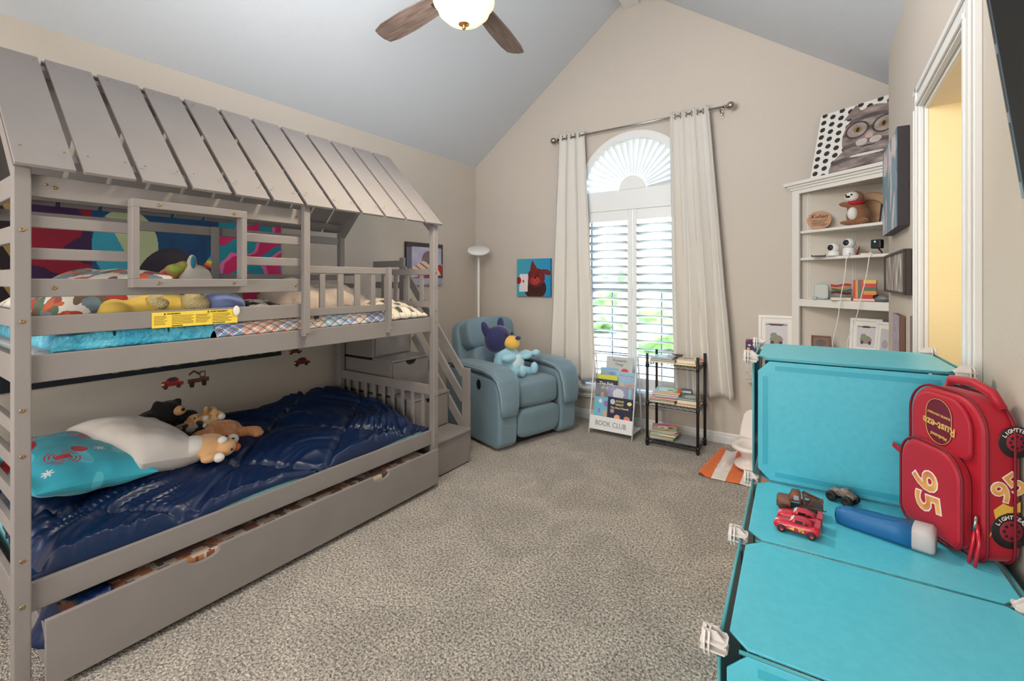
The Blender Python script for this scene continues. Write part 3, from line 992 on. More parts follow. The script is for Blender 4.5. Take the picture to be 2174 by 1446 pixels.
# corner connectors: twin half-round plates, cross plate and hub
cm = MB()
half = [(-.020, -.004)] + [(-.020 + .0, .004)] + [(.020 * cos(t) , .004 + .020 * sin(t)) for t in [pi - pi * i / 8 for i in range(9)]] + [(.020, -.004)]
half = [(-.021, -.006), (-.021, .006), (-.012, .020), (.010, .020), (.021, .010), (.021, -.006), (.012, -.02), (-.012, -.02)]
for xx in (-.016, -.009):
    cm.prism(half, frame((xx, 0, 0), (0, 1, 0), (0, 0, 1), (1, 0, 0)), .003)
for yy in (-.008, .005):
    cm.prism([(-.020, -.014), (.014, -.014), (.018, -.004), (.018, .006), (.004, .020), (-.020, .020)], frame((0, yy + .003, 0), (1, 0, 0), (0, 0, 1), (0, -1, 0)), .003)
for zz in (-.008, .004):
    cm.prism([(-.021, -.018), (.016, -.018), (.020, -.010), (.020, .010), (.016, .018), (-.021, .018)], frame((0, 0, zz), (1, 0, 0), (0, 1, 0), (0, 0, 1)), .003)
conn_me = cm.mesh('connector'); conn_me.materials.append(mat('connector_plastic', (214, 208, 204), .45))
cn = []
for k in range(4):
    zs = [ZT] if k < 2 else ([ZT, ZT2] if k == 2 else [ZT2])
    for z in zs:
        place(conn_me, 'connector', cu, Matrix.Translation((-.006, k * DP, z + .002)))
        place(conn_me, 'connector', cu, Matrix.Translation((W - .014, k * DP, z + .002)) @ Matrix.Rotation(pi, 4, 'Z'))
for z in (.384, .02):
    for k in range(4):
        place(conn_me, 'connector', cu, Matrix.Translation((-.006, k * DP, z)))
        place(conn_me, 'connector', cu, Matrix.Translation((W - .014, k * DP, z)) @ Matrix.Rotation(pi, 4, 'Z'))
# ------------------------------------------------------------------ curtains and rod
M_linen = mat('curtain_linen', (216, 211, 203), 0.9, bump=0.2, bscale=260, bdist=0.002, sheen=0.2)
rodt = thing('curtain_rod', 'brushed nickel curtain rod with ball finials above the arched window', 'curtain rod', (CX, 4.1, 2.79))
MB().tube([(-2.24, 4.1, 2.785), (-.645, 4.1, 2.795)], .009, 12).build('rod', M_chrome, rodt)
for x, s in ((-2.265, -1), (-.62, 1)):
    MB().blob((x, 4.1, 2.785 if s < 0 else 2.795), (.032, .032, .032), nu=18, nv=12).lathe([(.012, -.03), (.016, -.028), (.016, -.02), (.010, -.015), (.010, 0)], (x - s * .02, 4.1, 2.785 if s < 0 else 2.795), (s, 0, 0), 14).build('finial', M_chrome, rodt)
for x in (-2.222, -.70):
    MB().tube([(x, 4.1, 2.778), (x, 4.135, 2.76), (x, 4.19, 2.76)], .006, 8).box(x - .012, x + .012, 4.185, 4.193, 2.73, 2.79).build('bracket', M_chrome, rodt)
def curtain(xt0, xt1, xb0, xb1, folds, seed, label, zb):
    cc = thing('curtain', label, 'curtain', ((xb0 + xb1) / 2, 4.1, zb), group=None)
    def f(u, v):
        s = smooth01(v * 1.15)
        a = xt0 + (xt1 - xt0) * u; b = xb0 + (xb1 - xb0) * u
        x = a + (b - a) * v
        amp = .026 + .022 * v
        ph = 2 * pi * folds * u
        y = 4.1 - amp * sin(ph) + .010 * fbm(u * 4 + seed, v * 3, seed) * v
        y += .012 * sin(ph * .5 + seed + v * 2) * v
        x += .010 * fbm(v * 3, u * 5 + seed, 2) * v + .009 * sin(ph * 2) * (1 - .5 * v)
        z = 2.832 - (2.832 - zb) * v
        return (x, min(y, 4.155), z)
    body = MB().grid(f, int(26 * folds), 60).build('cloth', M_linen, cc, solid=.003)
    for k in range(int(folds * 2)):
        u = (k + .5 * 0) / (folds * 2)
        if u <= .02 or u >= .98: continue
        p = f(u, .017)
        pts = [(p[0], 4.1 + .023 * cos(2 * pi * i / 14), 2.79 + .023 * sin(2 * pi * i / 14)) for i in range(14)]
        MB().tube(pts, .005, 6, True).build('grommet', M_chrome, cc)
    return cc
curtain(-2.20, -1.925, -2.31, -1.80, 3, 1.3, 'cream linen curtain at the left of the window, beside the armchair', .40)
curtain(-1.107, -.787, -1.07, -.59, 3.5, 4.1, 'cream linen curtain at the right of the window, behind the wire shelf', .40)

# ------------------------------------------------------------------ recliner
RZ = atan2(-.291, .957)
rec = thing('recliner_armchair', 'blue grey upholstered recliner armchair in the far corner', 'armchair', (-2.372, 3.472, 0), RZ)
M_rec = mat('recliner_cloth', (104, 128, 141), .62, col2=(112, 137, 150), nscale=3, sheen=.35, bump=.25, bscale=300, bdist=.002)
M_pipe = mat('recliner_piping', (150, 172, 180), .6)
RM = world_of(rec)
def R(mb): mb.m = RM; return mb
for s in (-1, 1):
    # outer arm panel, profile in x-z
    prof = [(-.40, .02), (.36, .02), (.405, .05), (.415, .2), (.40, .44), (.36, .57), (-.34, .60), (-.42, .5)]
    y0 = -.4375 if s < 0 else .245
    mb = MB(); mb.prism(prof, RM @ frame((0, y0 + .1925, 0), (1, 0, 0), (0, 0, 1), (0, -1, 0)), .1925)
    mb.build('arm', M_rec, rec, bevel=.028, seg=4)
    # padded arm top that rolls over the front
    path = [(-.36, .615), (-.1, .632), (.2, .628), (.33, .61), (.395, .565), (.425, .47), (.432, .36), (.425, .285)]
    mb = R(MB())
    yc = s * .347
    def padf(u, v, yc=yc, path=path):
        t = v * (len(path) - 1); i = min(int(t), len(path) - 2); q = t - i
        x = path[i][0] * (1 - q) + path[i + 1][0] * q; z = path[i][1] * (1 - q) + path[i + 1][1] * q
        dx = path[i + 1][0] - path[i][0]; dz = path[i + 1][1] - path[i][1]; L = hypot(dx, dz)
        nx, nz = -dz / L, dx / L
        nx, nz = (-nx, -nz) if nx + nz < 0 else (nx, nz)
        a = 2 * pi * u
        hw = .108 * (1.0 if v < .55 else 1.0 - .30 * (v - .55) / .45)
        e = max(0, 1 - (abs(v - .5) * 2) ** 8) ** .5
        w_ = hw * math.copysign(abs(cos(a)) ** .55, cos(a)); h_ = .034 * math.copysign(abs(sin(a)) ** .7, sin(a)) * (.35 + .65 * e)
        return (x + nx * h_, yc + w_ * (.9 + .1 * e), z + nz * h_)
    mb.grid(padf, 28, 40)
    pad = mb.build('arm_pad', M_rec, rec)
    for q in (-1, 1):
        pts = []
        for i in range(len(path)):
            hw = .108 * (1.0 if i / 7 < .55 else 1.0 - .30 * (i / 7 - .55) / .45)
            pts.append(RM @ Vector((path[i][0] + (.008 if i > 3 else 0), yc + q * hw * .97, path[i][1] + (.0 if i > 3 else .004))))
        MB().tube(pts, .0055, 6).build('piping', M_pipe, pad)
mb = R(MB())
mb.blob((.06, 0, .405), (.355, .245, .125), (0, radians(-3), 0), 40, 20, .38, .28)
mb.build('seat_cushion', M_rec, rec)
mb = R(MB()); mb.blob((.345, 0, .185), (.068, .243, .125), (0, radians(4), 0), 32, 20, .5, .3)
mb.build('footrest', M_rec, rec)
mb = R(MB()); mb.blob((-.27, 0, .60), (.10, .255, .155), (0, radians(-14), 0), 32, 20, .5, .35)
mb.build('lumbar_cushion', M_rec, rec)
mb = R(MB()); mb.blob((-.345, 0, .855), (.10, .285, .155), (0, radians(-16), 0), 32, 20, .5, .35)
mb.build('head_cushion', M_rec, rec)
mb = R(MB()); mb.blob((-.41, 0, .57), (.075, .315, .42), (0, radians(-13), 0), 32, 20, .35, .35)
mb.build('back_shell', M_rec, rec)
mb = MB(); mb.m = RM; mb.box(-.36, .30, -.38, .38, .0, .06); mb.build('base', mat('base_dark', (40, 40, 44), .7), rec)
mb = MB().lathe([(0, .004), (.030, .004), (.036, .002), (.038, 0)], (0, 0, 0), (0, 0, 1), 24)
h = place(mb.mesh('recline_lever'), 'recline_lever', rec, frame((.13, -.4385, .50), (1, 0, 0), (0, 0, 1), (0, -1, 0)) @ Matrix.Diagonal((.85, 1.15, 1, 1)), M_black)

# plush dog sitting on the recliner (plain stand-in)
M_plb = mat('plush_light_blue', (150, 196, 214), .95, sheen=.6, bump=.5, bscale=120, bdist=.004)
M_pnv = mat('plush_navy', (42, 44, 88), .95, sheen=.5, bump=.5, bscale=120, bdist=.004)
M_pyl = mat('plush_tan', (222, 178, 84), .95, sheen=.4, bump=.5, bscale=120, bdist=.004)
M_eye = mat('plush_eye', (18, 16, 18), .15)
PLUSH_DZ = 0.0
def plush(name, label, loc, body_blobs, material, parts=(), remesh=.009, group=None):
    t = thing(name, label, 'soft toy', (loc[0], loc[1], loc[2] + PLUSH_DZ), group=group)
    mb = MB(); mb.m = Matrix.Translation((0, 0, PLUSH_DZ))
    for b in body_blobs:
        mb.blob(b[0], b[1], b[2] if len(b) > 2 else (0, 0, 0), 24, 14)
    mb.build('body', material, t, remesh=remesh)
    for nm, bl, mt_ in parts:
        mb = MB(); mb.m = Matrix.Translation((0, 0, PLUSH_DZ))
        for b in bl: mb.blob(b[0], b[1], b[2] if len(b) > 2 else (0, 0, 0), 20, 12)
        mb.build(nm, mt_, t, remesh=(.006 if len(bl) > 1 and nm not in ('eye',) else 0))
    return t
plush('plush_dog', 'big blue and navy plush dog sitting on the recliner armchair', (-2.30, 3.38, .52),
      [((-2.32, 3.37, .635), (.125, .145, .13)), ((-2.33, 3.36, .70), (.10, .12, .10)),
       ((-2.24, 3.26, .70), (.05, .08, .04), (0, 0, -.3)), ((-2.20, 3.47, .705), (.06, .10, .036), (.1, -.1, .6)), ((-2.14, 3.55, .715), (.035, .045, .033)),
       ((-2.20, 3.30, .565), (.08, .045, .042)), ((-2.18, 3.44, .565), (.08, .045, .042)), ((-2.115, 3.285, .595), (.032, .042, .056)), ((-2.095, 3.445, .60), (.032, .042, .056))],
      M_plb, [('head', [((-2.39, 3.31, .845), (.12, .145, .125)), ((-2.44, 3.20, .93), (.03, .045, .085), (.35, -.2, 0)), ((-2.44, 3.42, .955), (.03, .045, .08), (-.35, -.2, 0))], M_pnv),
              ('snout', [((-2.265, 3.335, .825), (.075, .08, .058)), ((-2.25, 3.335, .81), (.06, .07, .05))], M_pyl),
              ('nose', [((-2.195, 3.34, .865), (.022, .032, .018))], M_pnv),
              ('eye', [((-2.282, 3.285, .892), (.010, .012, .015))], M_eye), ('eye', [((-2.277, 3.365, .896), (.010, .012, .015))], M_eye),
              ('belly_patch', [((-2.215, 3.37, .64), (.035, .085, .08))], mat('plush_pale', (196, 220, 228), .95, sheen=.5))], .011)

# ------------------------------------------------------------------ floor lamp
fl_ = thing('floor_lamp', 'white torchiere floor lamp with tilted disc head behind the recliner', 'lamp', (-3.09, 3.92, 0))
MB().lathe([(0, 0), (.12, 0), (.12, .012), (.115, .02), (.015, .024), (0, .024)], (-3.09, 3.92, 0), n=28).build('base', M_white, fl_)
MB().tube([(-3.09, 3.92, .02), (-3.09, 3.92, 1.66)], .0125, 12).build('pole', M_white, fl_)
ax = Vector((.40, -.42, -.62)).normalized()
ax = Vector((.28, -.36, .89)).normalized()
MB().lathe([(0, .012), (.112, .012), (.12, .006), (.12, -.006), (.112, -.012), (0, -.012)], (-3.085, 3.913, 1.69), (ax.x, ax.y, ax.z), 32).build('lamp_head', M_white, fl_)

# ------------------------------------------------------------------ pictures
def canvas(name, label, o, ux, uy, uz, w, h, d, colfn, nx, ny, edge, framew=0.0):
    """o lower-left-front corner; ux right, uy up, uz towards the viewer"""
    o = Vector(o); ux = Vector(ux).normalized(); uy = Vector(uy).normalized(); uz = Vector(uz).normalized()
    t = thing(name, label, 'picture', o + ux * w / 2)
    fmx = frame(o, ux, uy, uz)
    mb = MB(); mb.m = fmx; mb.box(0, w, 0, h, -d, -.0008 if not framew else -.004); mb.build('stretcher', edge, t, bevel=.002)
    if framew:
        mb = MB(); mb.m = fmx
        for a in ((0, w, 0, framew), (0, w, h - framew, h), (0, framew, framew, h - framew), (w - framew, w, framew, h - framew)):
            mb.box(a[0], a[1], a[2], a[3], -.0039, .008)
        mb.build('frame', edge, t, bevel=.002)
    mb = MB(); mb.m = fmx
    f = framew
    mb.grid(lambda u, v: (f + (w - 2 * f) * u, f + (h - 2 * f) * v, 0), nx, ny, colfn, False)
    mb.build('print', M_vc, t)
    return t
def ell(u, v, cu, cv, ru, rv, a=0.0):
    x, y = u - cu, v - cv
    c, s = cos(a), sin(a)
    x, y = c * x + s * y, -s * x + c * y
    return (x / ru) ** 2 + (y / rv) ** 2
def dogpic(u, v):
    col = mix((70, 164, 180), (30, 140, 190), u)
    red = (150, 34, 34); dk = (70, 26, 24)
    if ell(u, v, .55, .22, .33, .30) < 1: col = mix(dk, (40, 22, 20), v)
    if ell(u, v, .58, .50, .26, .25) < 1: col = mix(dk, red, .5 + .5 * noise.noise((u * 9, v * 9, 1)))
    if abs(u - (.46 + .2 * (1 - v))) < .13 * max(0, 1 - (max(0, v - .6) / .36) ** 1.6) and .6 < v < .96: col = mix(dk, red, .6)
    if ell(u, v, .88, .64, .16, .07, -.3) < 1: col = (120, 30, 30)
    if ell(u, v, .55, .42, .14, .11) < 1: col = mix(red, (200, 80, 70), .5 + .5 * noise.noise((u * 12, v * 12, 4)))
    if ell(u, v, .55, .50, .045, .03) < 1: col = (60, 16, 18)
    for cu_ in (.47, .66):
        if ell(u, v, cu_, .61, .022, .014) < 1: col = (70, 24, 22)
    if abs(u - .19 - .05 * v) < .13 and .12 < v < .60: col = (226, 216, 220)
    if ell(u, v, .20, .40, .028, .035) < 1: col = (190, 40, 50)
    if ell(u, v, .06, .42, .07, .10) < 1: col = (150, 24, 34)
    return col
canvas('canvas_painting', 'canvas painting of a red-lit dog holding a phone on the back wall', (-2.752, YB - .032, 1.197), (1, 0, 0), (0, 0, 1), (0, -1, 0), .418, .40, .03, dogpic, 130, 124, mat('canvas_edge_teal', (40, 130, 160), .8))
def bedpic(u, v):
    col = mix((104, 104, 120), (84, 82, 94), u)
    if v > .88: col = (66, 58, 58)
    if abs(v - .52 - .1 * u) < .36 and .13 < u < .95 and v < .90: col = mix((206, 202, 222), (170, 166, 196), .5 + .5 * noise.noise((u * 5, v * 5, 2)))
    if ell(u, v, .60, .58, .20, .24) < 1: col = mix((112, 88, 96), (150, 128, 132), .5 + .5 * noise.noise((u * 14, v * 14, 6)))
    if .30 < u < .98 and abs(v - .32 - .1 * (u - .5)) < .13: col = (186, 36, 40) if int((u + v * .6) * 12) % 3 else (226, 214, 206)
    if v < .36 - .55 * abs(u - .45) + .22 and v > .30 - .3 * abs(u - .45) + .08 and u < .62: col = (222, 208, 190) if int((u * 2 + v * 3) * 9) % 4 else (190, 60, 56)
    if v < .16: col = mix((196, 194, 212), (150, 148, 170), noise.noise((u * 6, v * 6, 3)) * .5 + .5)
    return col
canvas('canvas_painting', 'canvas painting of white pillows and red stripes on the left wall past the bed', (-3.316, 3.09, 1.322), (0, 1, 0), (0, 0, 1), (1, 0, 0), .51, .42, .03, bedpic, 120, 100, M_dark)
# wall hanging behind the upper bunk: abstract colour fields
def hang(u, v):
    n_ = fbm(u * 4, v * 4, 3)
    col = (38, 34, 52)
    if u < .30: col = (150, 30, 52) if (v + .4 * n_) > .42 and abs((u * 3 + v * 1.4 + .6 * n_) % 1 - .5) < .36 else (64, 38, 78)
    if u < .10: col = (40, 28, 32) if int((u * 3 + v) * 16) % 3 else (168, 140, 84)
    if .30 <= u < .72: col = mix((30, 96, 130), (40, 60, 110), .5 + .5 * noise.noise((u * 30, int(v * 14), 2)))
    if ell(u, v, .40, .72, .10, .20) < 1: col = (186, 196, 150) if u + .3 * v > .60 else (60, 160, 184)
    if ell(u, v, .545, .44, .13, .28) < 1 and v < .85: col = mix((44, 40, 50), (74, 66, 74), .5 + .5 * n_)
    if u >= .72:
        col = (40, 150, 170)
        k = (u * 5 - v * 3 + .8 * n_) % 1
        if k < .42: col = (214, 46, 110)
        if k > .86: col = (232, 120, 170)
        if v < .5 + .2 * n_ and k > .42: col = (140, 190, 70)
    if v < .14:
        col = (30, 34, 40)
        if ell((u * 15) % 1, v, .5, .075, .38, .05) < 1 and u > .35: col = (140, 158, 70)
    return col
mb = MB(); mb.grid(lambda u, v: (XL + .014 + .004 * fbm(u * 6, v * 3), .34 + 1.525 * u, .812 + 1.05 * v), 400, 270, hang)
o = mb.build('wall_hanging', M_vcloth, solid=.002); tag(o, 'large colourful printed fabric hanging on the wall behind the upper bunk', 'wall hanging')

# ------------------------------------------------------------------ books
def book(label, m, w, d, t, cover, spine=None, title=None, tcol=(245, 240, 230), name='book', cat='book', group=None, fn=None, tsize=None, soft=False):
    """m: world matrix; book lies in local xy (x width, y height), thickness z from 0; cover faces +z, spine at x=0"""
    t_ = thing(name, label, cat, m.translation, group=group)
    cm_ = mat('cover_%d_%d_%d' % cover, cover, .45)
    mb = MB(); mb.m = m
    c = .002
    mb.box(0, w, 0, d, 0, c); mb.box(0, w, 0, d, t - c, t); mb.box(0, c, 0, d, c, t - c)
    cv = mb.build('cover', cm_, t_)
    mb = MB(); mb.m = m; mb.box(c, w - .003, .003, d - .003, c, t - c); mb.build('pages', M_paper, t_)
    if fn:
        mb = MB(); mb.m = m; mb.grid(lambda u, v: (.001 + (w - .002) * u, .001 + (d - .002) * v, t + .0006), 40, 50, fn, False); mb.build('cover_print', M_vc, cv)
    if title:
        for i, line in enumerate(title):
            text(line, tsize or d * .13, m @ Matrix.Translation((w / 2, d * (.84 - .15 * i), t + .0012)), mat('ink_%d_%d_%d' % tcol, tcol, .6), 'title', cv, .0002, .0004)
    return t_
def blobsfn(bg, items):
    def f(u, v):
        c = bg
        for (cu_, cv_, ru, rv, col) in items:
            if ell(u, v, cu_, cv_, ru, rv) < 1: c = col
        return c
    return f

# ------------------------------------------------------------------ white book rack
rk = thing('book_rack', 'white wire book display rack with a lettered front board below the window', 'rack', (-1.535, 3.93, 0))
RX0, RX1 = -1.735, -1.34
def yfront(z): return 3.795 + (3.925 - 3.795) * (z / .70)
for x in (RX0, RX1):
    pts = [(x, 3.795, 0), (x, 3.858, .34), (x, 3.915, .65), (x, 3.925, .685), (x, 3.938, .702), (x, 3.952, .685), (x, 3.962, .65), (x, 4.005, .34), (x, 4.06, 0)]
    MB().tube(pts, .006, 8).build('side_frame', M_whitem, rk)
fb = MB(); fb.m = frame((RX0, yfront(.045), .045), (1, 0, 0), (0, .18, 1), (0, -1, .18)); fb.box(0, RX1 - RX0, 0, .118, -.004, .004); fbo = fb.build('front_board', M_whitem, rk)
text('BOOK CLUB', .062, frame(((RX0 + RX1) / 2, yfront(.10) - .0062, .103), (1, 0, 0), (0, .18, 1), (0, -1, .18)), mat('grey_ink', (110, 108, 108), .6), 'lettering', fbo, .0003, -.0006, sx=.82)
MB().box(RX0, RX1, 3.82, 4.045, .045, .05).build('bottom_tray', M_whitem, rk)
for zb, zt_ in ((.27, .428), (.40, .541)):
    mb = MB()
    dy = .070 if zb < .3 else .118
    yb_, yt_ = yfront(zb) + dy - .035, yfront(zt_) + dy - .035
    for i in range(33):
        x = RX0 + .006 + (RX1 - RX0 - .012) * i / 32
        mb.tube([(x, yb_, zb), (x, yt_, zt_)], .0015, 4)
    n_ = int((zt_ - zb) / .012)
    for i in range(n_ + 1):
        q = i / n_
        mb.tube([(RX0, yb_ + (yt_ - yb_) * q, zb + (zt_ - zb) * q), (RX1, yb_ + (yt_ - yb_) * q, zb + (zt_ - zb) * q)], .0015 if i < n_ else .003, 4)
    mb.tube([(RX1, yt_, zt_), (RX1, yt_ + .10, zt_ - .005)], .003, 5); mb.tube([(RX0, yt_, zt_), (RX0, yt_ + .10, zt_ - .005)], .003, 5)
    mb.build('mesh_pocket', M_whitem, rk)
for z in (.30, .44):
    MB().tube([(RX0, yfront(z) + .09, z), (RX1, yfront(z) + .09, z)], .003, 6).build('cross_wire', M_whitem, rk)
def rackbook(label, x, z, dy, w, h, cover, title=None, tcol=(240, 236, 226), fn=None, tsize=None):
    m = frame((x, yfront(z) + dy, z), (1, 0, 0), (0, .18, 1), (0, -1, .18))
    return book(label, m, w, h, .008, cover, title=title, tcol=tcol, fn=fn, tsize=tsize)
rackbook('grey picture book with flowers standing highest in the white rack', RX0 + .075, .445, .118, .25, .225, (170, 176, 178), ['Wonderful', 'Things'], (90, 96, 92), blobsfn((186, 190, 190), [(.55, .35, .13, .10, (230, 150, 120)), (.72, .42, .14, .13, (214, 60, 58)), (.86, .3, .12, .12, (240, 170, 160)), (.45, .2, .1, .1, (110, 160, 110)), (.66, .22, .1, .09, (240, 190, 90))]), .03)
rackbook('blue thin book behind the rack pocket at the upper left', RX0 + .03, .40, .107, .16, .165, (96, 160, 208), None, fn=blobsfn((126, 178, 214), [(.3, .3, .2, .12, (200, 120, 140)), (.7, .7, .2, .1, (40, 120, 200))]))
rackbook('light blue picture book at the right of the rack', RX0 + .18, .34, .096, .20, .205, (106, 178, 220), ["What's the Time?"], (40, 90, 150), blobsfn((118, 186, 224), [(.3, .45, .12, .08, (240, 190, 110)), (.6, .42, .14, .10, (230, 150, 90)), (.85, .45, .1, .1, (200, 170, 120)), (.5, .15, .6, .10, (50, 100, 90))]), .019)
rackbook('lime green edged book showing above the dark book in the rack', RX0 + .02, .36, .070, .19, .145, (206, 208, 70))
rackbook('dark navy book with white title in the rack', RX0 + .012, .235, .059, .20, .235, (44, 46, 62), ['The Fish', 'of the'], (236, 236, 236), blobsfn((46, 48, 64), [(.35, .35, .09, .16, (232, 150, 84)), (.35, .2, .2, .06, (230, 140, 70)), (.6, .62, .08, .06, (70, 100, 80))]), .04)
rackbook('blue violet book with a pale cup drawing behind the lower mesh', RX0 + .14, .235, .048, .235, .195, (84, 96, 170), None, fn=blobsfn((84, 98, 172), [(.4, .62, .22, .26, (222, 222, 232)), (.35, .2, .08, .08, (200, 90, 100)), (.15, .85, .1, .1, (150, 110, 190)), (.85, .5, .06, .5, (90, 200, 200))]))
rackbook('pale blue book at the front left of the rack', RX0 + .025, .15, .026, .16, .17, (108, 178, 204), None, fn=blobsfn((112, 180, 206), [(.75, .7, .2, .16, (146, 110, 170)), (.35, .8, .1, .1, (220, 226, 230)), (.7, .2, .2, .16, (196, 170, 150)), (.3, .3, .06, .12, (150, 110, 160))]))
rackbook('dark blue bedtime book at the front right of the rack', RX0 + .155, .145, .016, .22, .19, (24, 34, 64), ['GOOD', 'NIGHT', 'The First Friends'], (238, 214, 130), blobsfn((24, 34, 64), [(.2, .38, .11, .13, (60, 70, 100)), (.2, .38, .07, .09, (196, 140, 110)), (.2, .8, .1, .12, (190, 200, 214)), (.42, .12, .12, .12, (230, 170, 130)), (.82, .1, .13, .12, (220, 130, 90)), (.9, .8, .09, .08, (236, 214, 130))]), .024)

# ------------------------------------------------------------------ black wire shelf
ws = thing('wire_shelf', 'black three-tier wire shelf on feet between the book rack and the curtain', 'shelf', (-1.005, 3.915, 0))
WX0, WX1, WY0, WY1 = -1.205, -.807, 3.785, 4.045
for x in (WX0, WX1):
    for y in (WY0, WY1):
        mb = MB().tube([(x, y, .02), (x, y, .763)], .0115, 10)
        mb.lathe([(0, 0), (.010, 0), (.016, .02), (.012, .03)], (x, y, 0), n=10)
        mb.build('post', M_blackm, ws)
for z in (.055, .358, .684):
    mb = MB()
    for (a, b) in (((WX0, WY0), (WX1, WY0)), ((WX0, WY1), (WX1, WY1)), ((WX0, WY0), (WX0, WY1)), ((WX1, WY0), (WX1, WY1))):
        for dz in (0, -.026): mb.tube([(a[0], a[1], z + dz), (b[0], b[1], z + dz)], .003, 5)
        n_ = 16 if abs(a[0] - b[0]) > .1 else 10
        mb.tube([(a[0] + (b[0] - a[0]) * i / n_, a[1] + (b[1] - a[1]) * i / n_, z - .013 + .012 * (1 if i % 2 else -1)) for i in range(n_ + 1)], .002, 4)
    for i in range(1, 15):
        x = WX0 + (WX1 - WX0) * i / 15
        mb.tube([(x, WY0, z + .003), (x, WY1, z + .003)], .0016, 4)
    sh = mb.build('shelf', M_blackm, ws)
    for x in (WX0, WX1):
        for y in (WY0, WY1): MB().lathe([(.0125, -.035), (.0155, -.033), (.0135, .006), (.012, .008)], (x, y, z), n=10).build('collar', M_black, sh)
M_liner = mat('shelf_liner', (140, 142, 148), .5)
for k in range(3):
    B('liner', M_liner, ws, WX0 + .014 + k * .124, WX0 + .136 + k * .124, WY0 + .015, WY1 - .015, .0605, .0625, .0005)
def lie(x, y, z, a):
    return Matrix.Translation((x, y, z)) @ Matrix.Rotation(radians(a), 4, 'Z')
ZS3, ZS2, ZS1 = .6895, .3635, .0632
# top tier
z = ZS3
book('grey hardback flat at the left of the wire shelf top tier', lie(-1.19, 3.80, z, 2), .205, .19, .018, (96, 100, 106)); z += .0185
book('slate book second from the bottom of the left pile on the top tier', lie(-1.185, 3.805, z, -1), .20, .185, .012, (120, 118, 116)); z += .0125
book('pale teal book topping the left pile on the top tier', lie(-1.18, 3.815, z, 3), .17, .17, .010, (118, 160, 170), fn=blobsfn((150, 186, 194), [(.5, .5, .3, .3, (190, 206, 206))]))
book('pink and white booklet in the middle of the wire shelf top tier', lie(-1.075, 3.90, z + .011, 12), .10, .12, .008, (170, 140, 160))
mb = MB(); mb.m = lie(-.985, 3.87, ZS3 + .052, 12); 
cl = thing('black_clip', 'black plastic binder clip lying on the middle booklet', 'clip', (-.99, 3.88, ZS3 + .05))
MB().box(-1.01, -.955, 3.90, 3.935, ZS3 + .0505, ZS3 + .066).build('jaw', M_black, cl, bevel=.004)
MB().tube([(-1.01, 3.918, ZS3 + .058), (-1.04, 3.91, ZS3 + .066), (-1.045, 3.925, ZS3 + .066), (-1.01, 3.925, ZS3 + .058)], .002, 5).build('lever', M_black, cl)
z = ZS3
book('yellow edged book at the bottom right of the wire shelf top tier', lie(-.983, 3.80, z, -1), .16, .20, .014, (222, 190, 96)); z += .0145
book('thick cream book on the right of the wire shelf top tier', lie(-.975, 3.805, z, 2), .145, .19, .028, (206, 190, 160), fn=blobsfn((214, 202, 178), [(.5, .5, .3, .2, (150, 140, 130))]))
book('coral booklet at the right end of the wire shelf top tier', lie(-.868, 3.93, ZS3 + .0145, 20), .075, .10, .012, (214, 118, 96))
# middle tier
z = ZS2
book('green book at the bottom left of the wire shelf middle tier', lie(-1.19, 3.795, z, 1), .205, .20, .016, (96, 112, 96)); z += .0165
book('olive book in the left pile of the middle tier', lie(-1.188, 3.80, z, -2), .20, .19, .010, (120, 116, 90)); z += .0105
book('red book in the left pile of the middle tier', lie(-1.185, 3.80, z, 3), .215, .19, .012, (206, 96, 90)); z += .0125
book('lilac book in the left pile of the middle tier', lie(-1.165, 3.80, z, 9), .20, .18, .010, (186, 150, 190)); z += .0105
book('blue and yellow book in the left pile of the middle tier', lie(-1.15, 3.79, z, 11), .20, .19, .013, (96, 150, 200)); z += .0135
book('tan paperback in the left pile of the middle tier', lie(-1.17, 3.80, z, 6), .21, .18, .014, (190, 160, 130)); z += .0145
book('bright children\'s book with orange spine topping the left pile of the middle tier', lie(-1.15, 3.80, z, 10), .20, .18, .012, (226, 116, 60), fn=blobsfn((150, 200, 190), [(.5, .5, .35, .35, (206, 220, 96)), (.3, .6, .2, .2, (176, 206, 220)), (.95, .5, .08, 1, (228, 104, 54)), (.6, .4, .14, .14, (80, 100, 120))]))
z = ZS2
book('orange edged book at the bottom right of the middle tier', lie(-.975, 3.795, z, 0), .155, .20, .015, (216, 150, 84)); z += .0155
book('thick cream hardback in the right pile of the middle tier', lie(-.970, 3.80, z, 2), .15, .19, .032, (110, 120, 110)); z += .0325
book('grey green book topping the right pile of the middle tier', lie(-.965, 3.81, z, -3), .14, .18, .010, (100, 130, 128), fn=blobsfn((126, 150, 146), [(.5, .5, .3, .3, (190, 200, 196))])); z += .0105
book('small blue book at the back of the middle tier', lie(-.985, 3.955, ZS2 + .058 + .0105, 10), .09, .07, .02, (70, 110, 150))
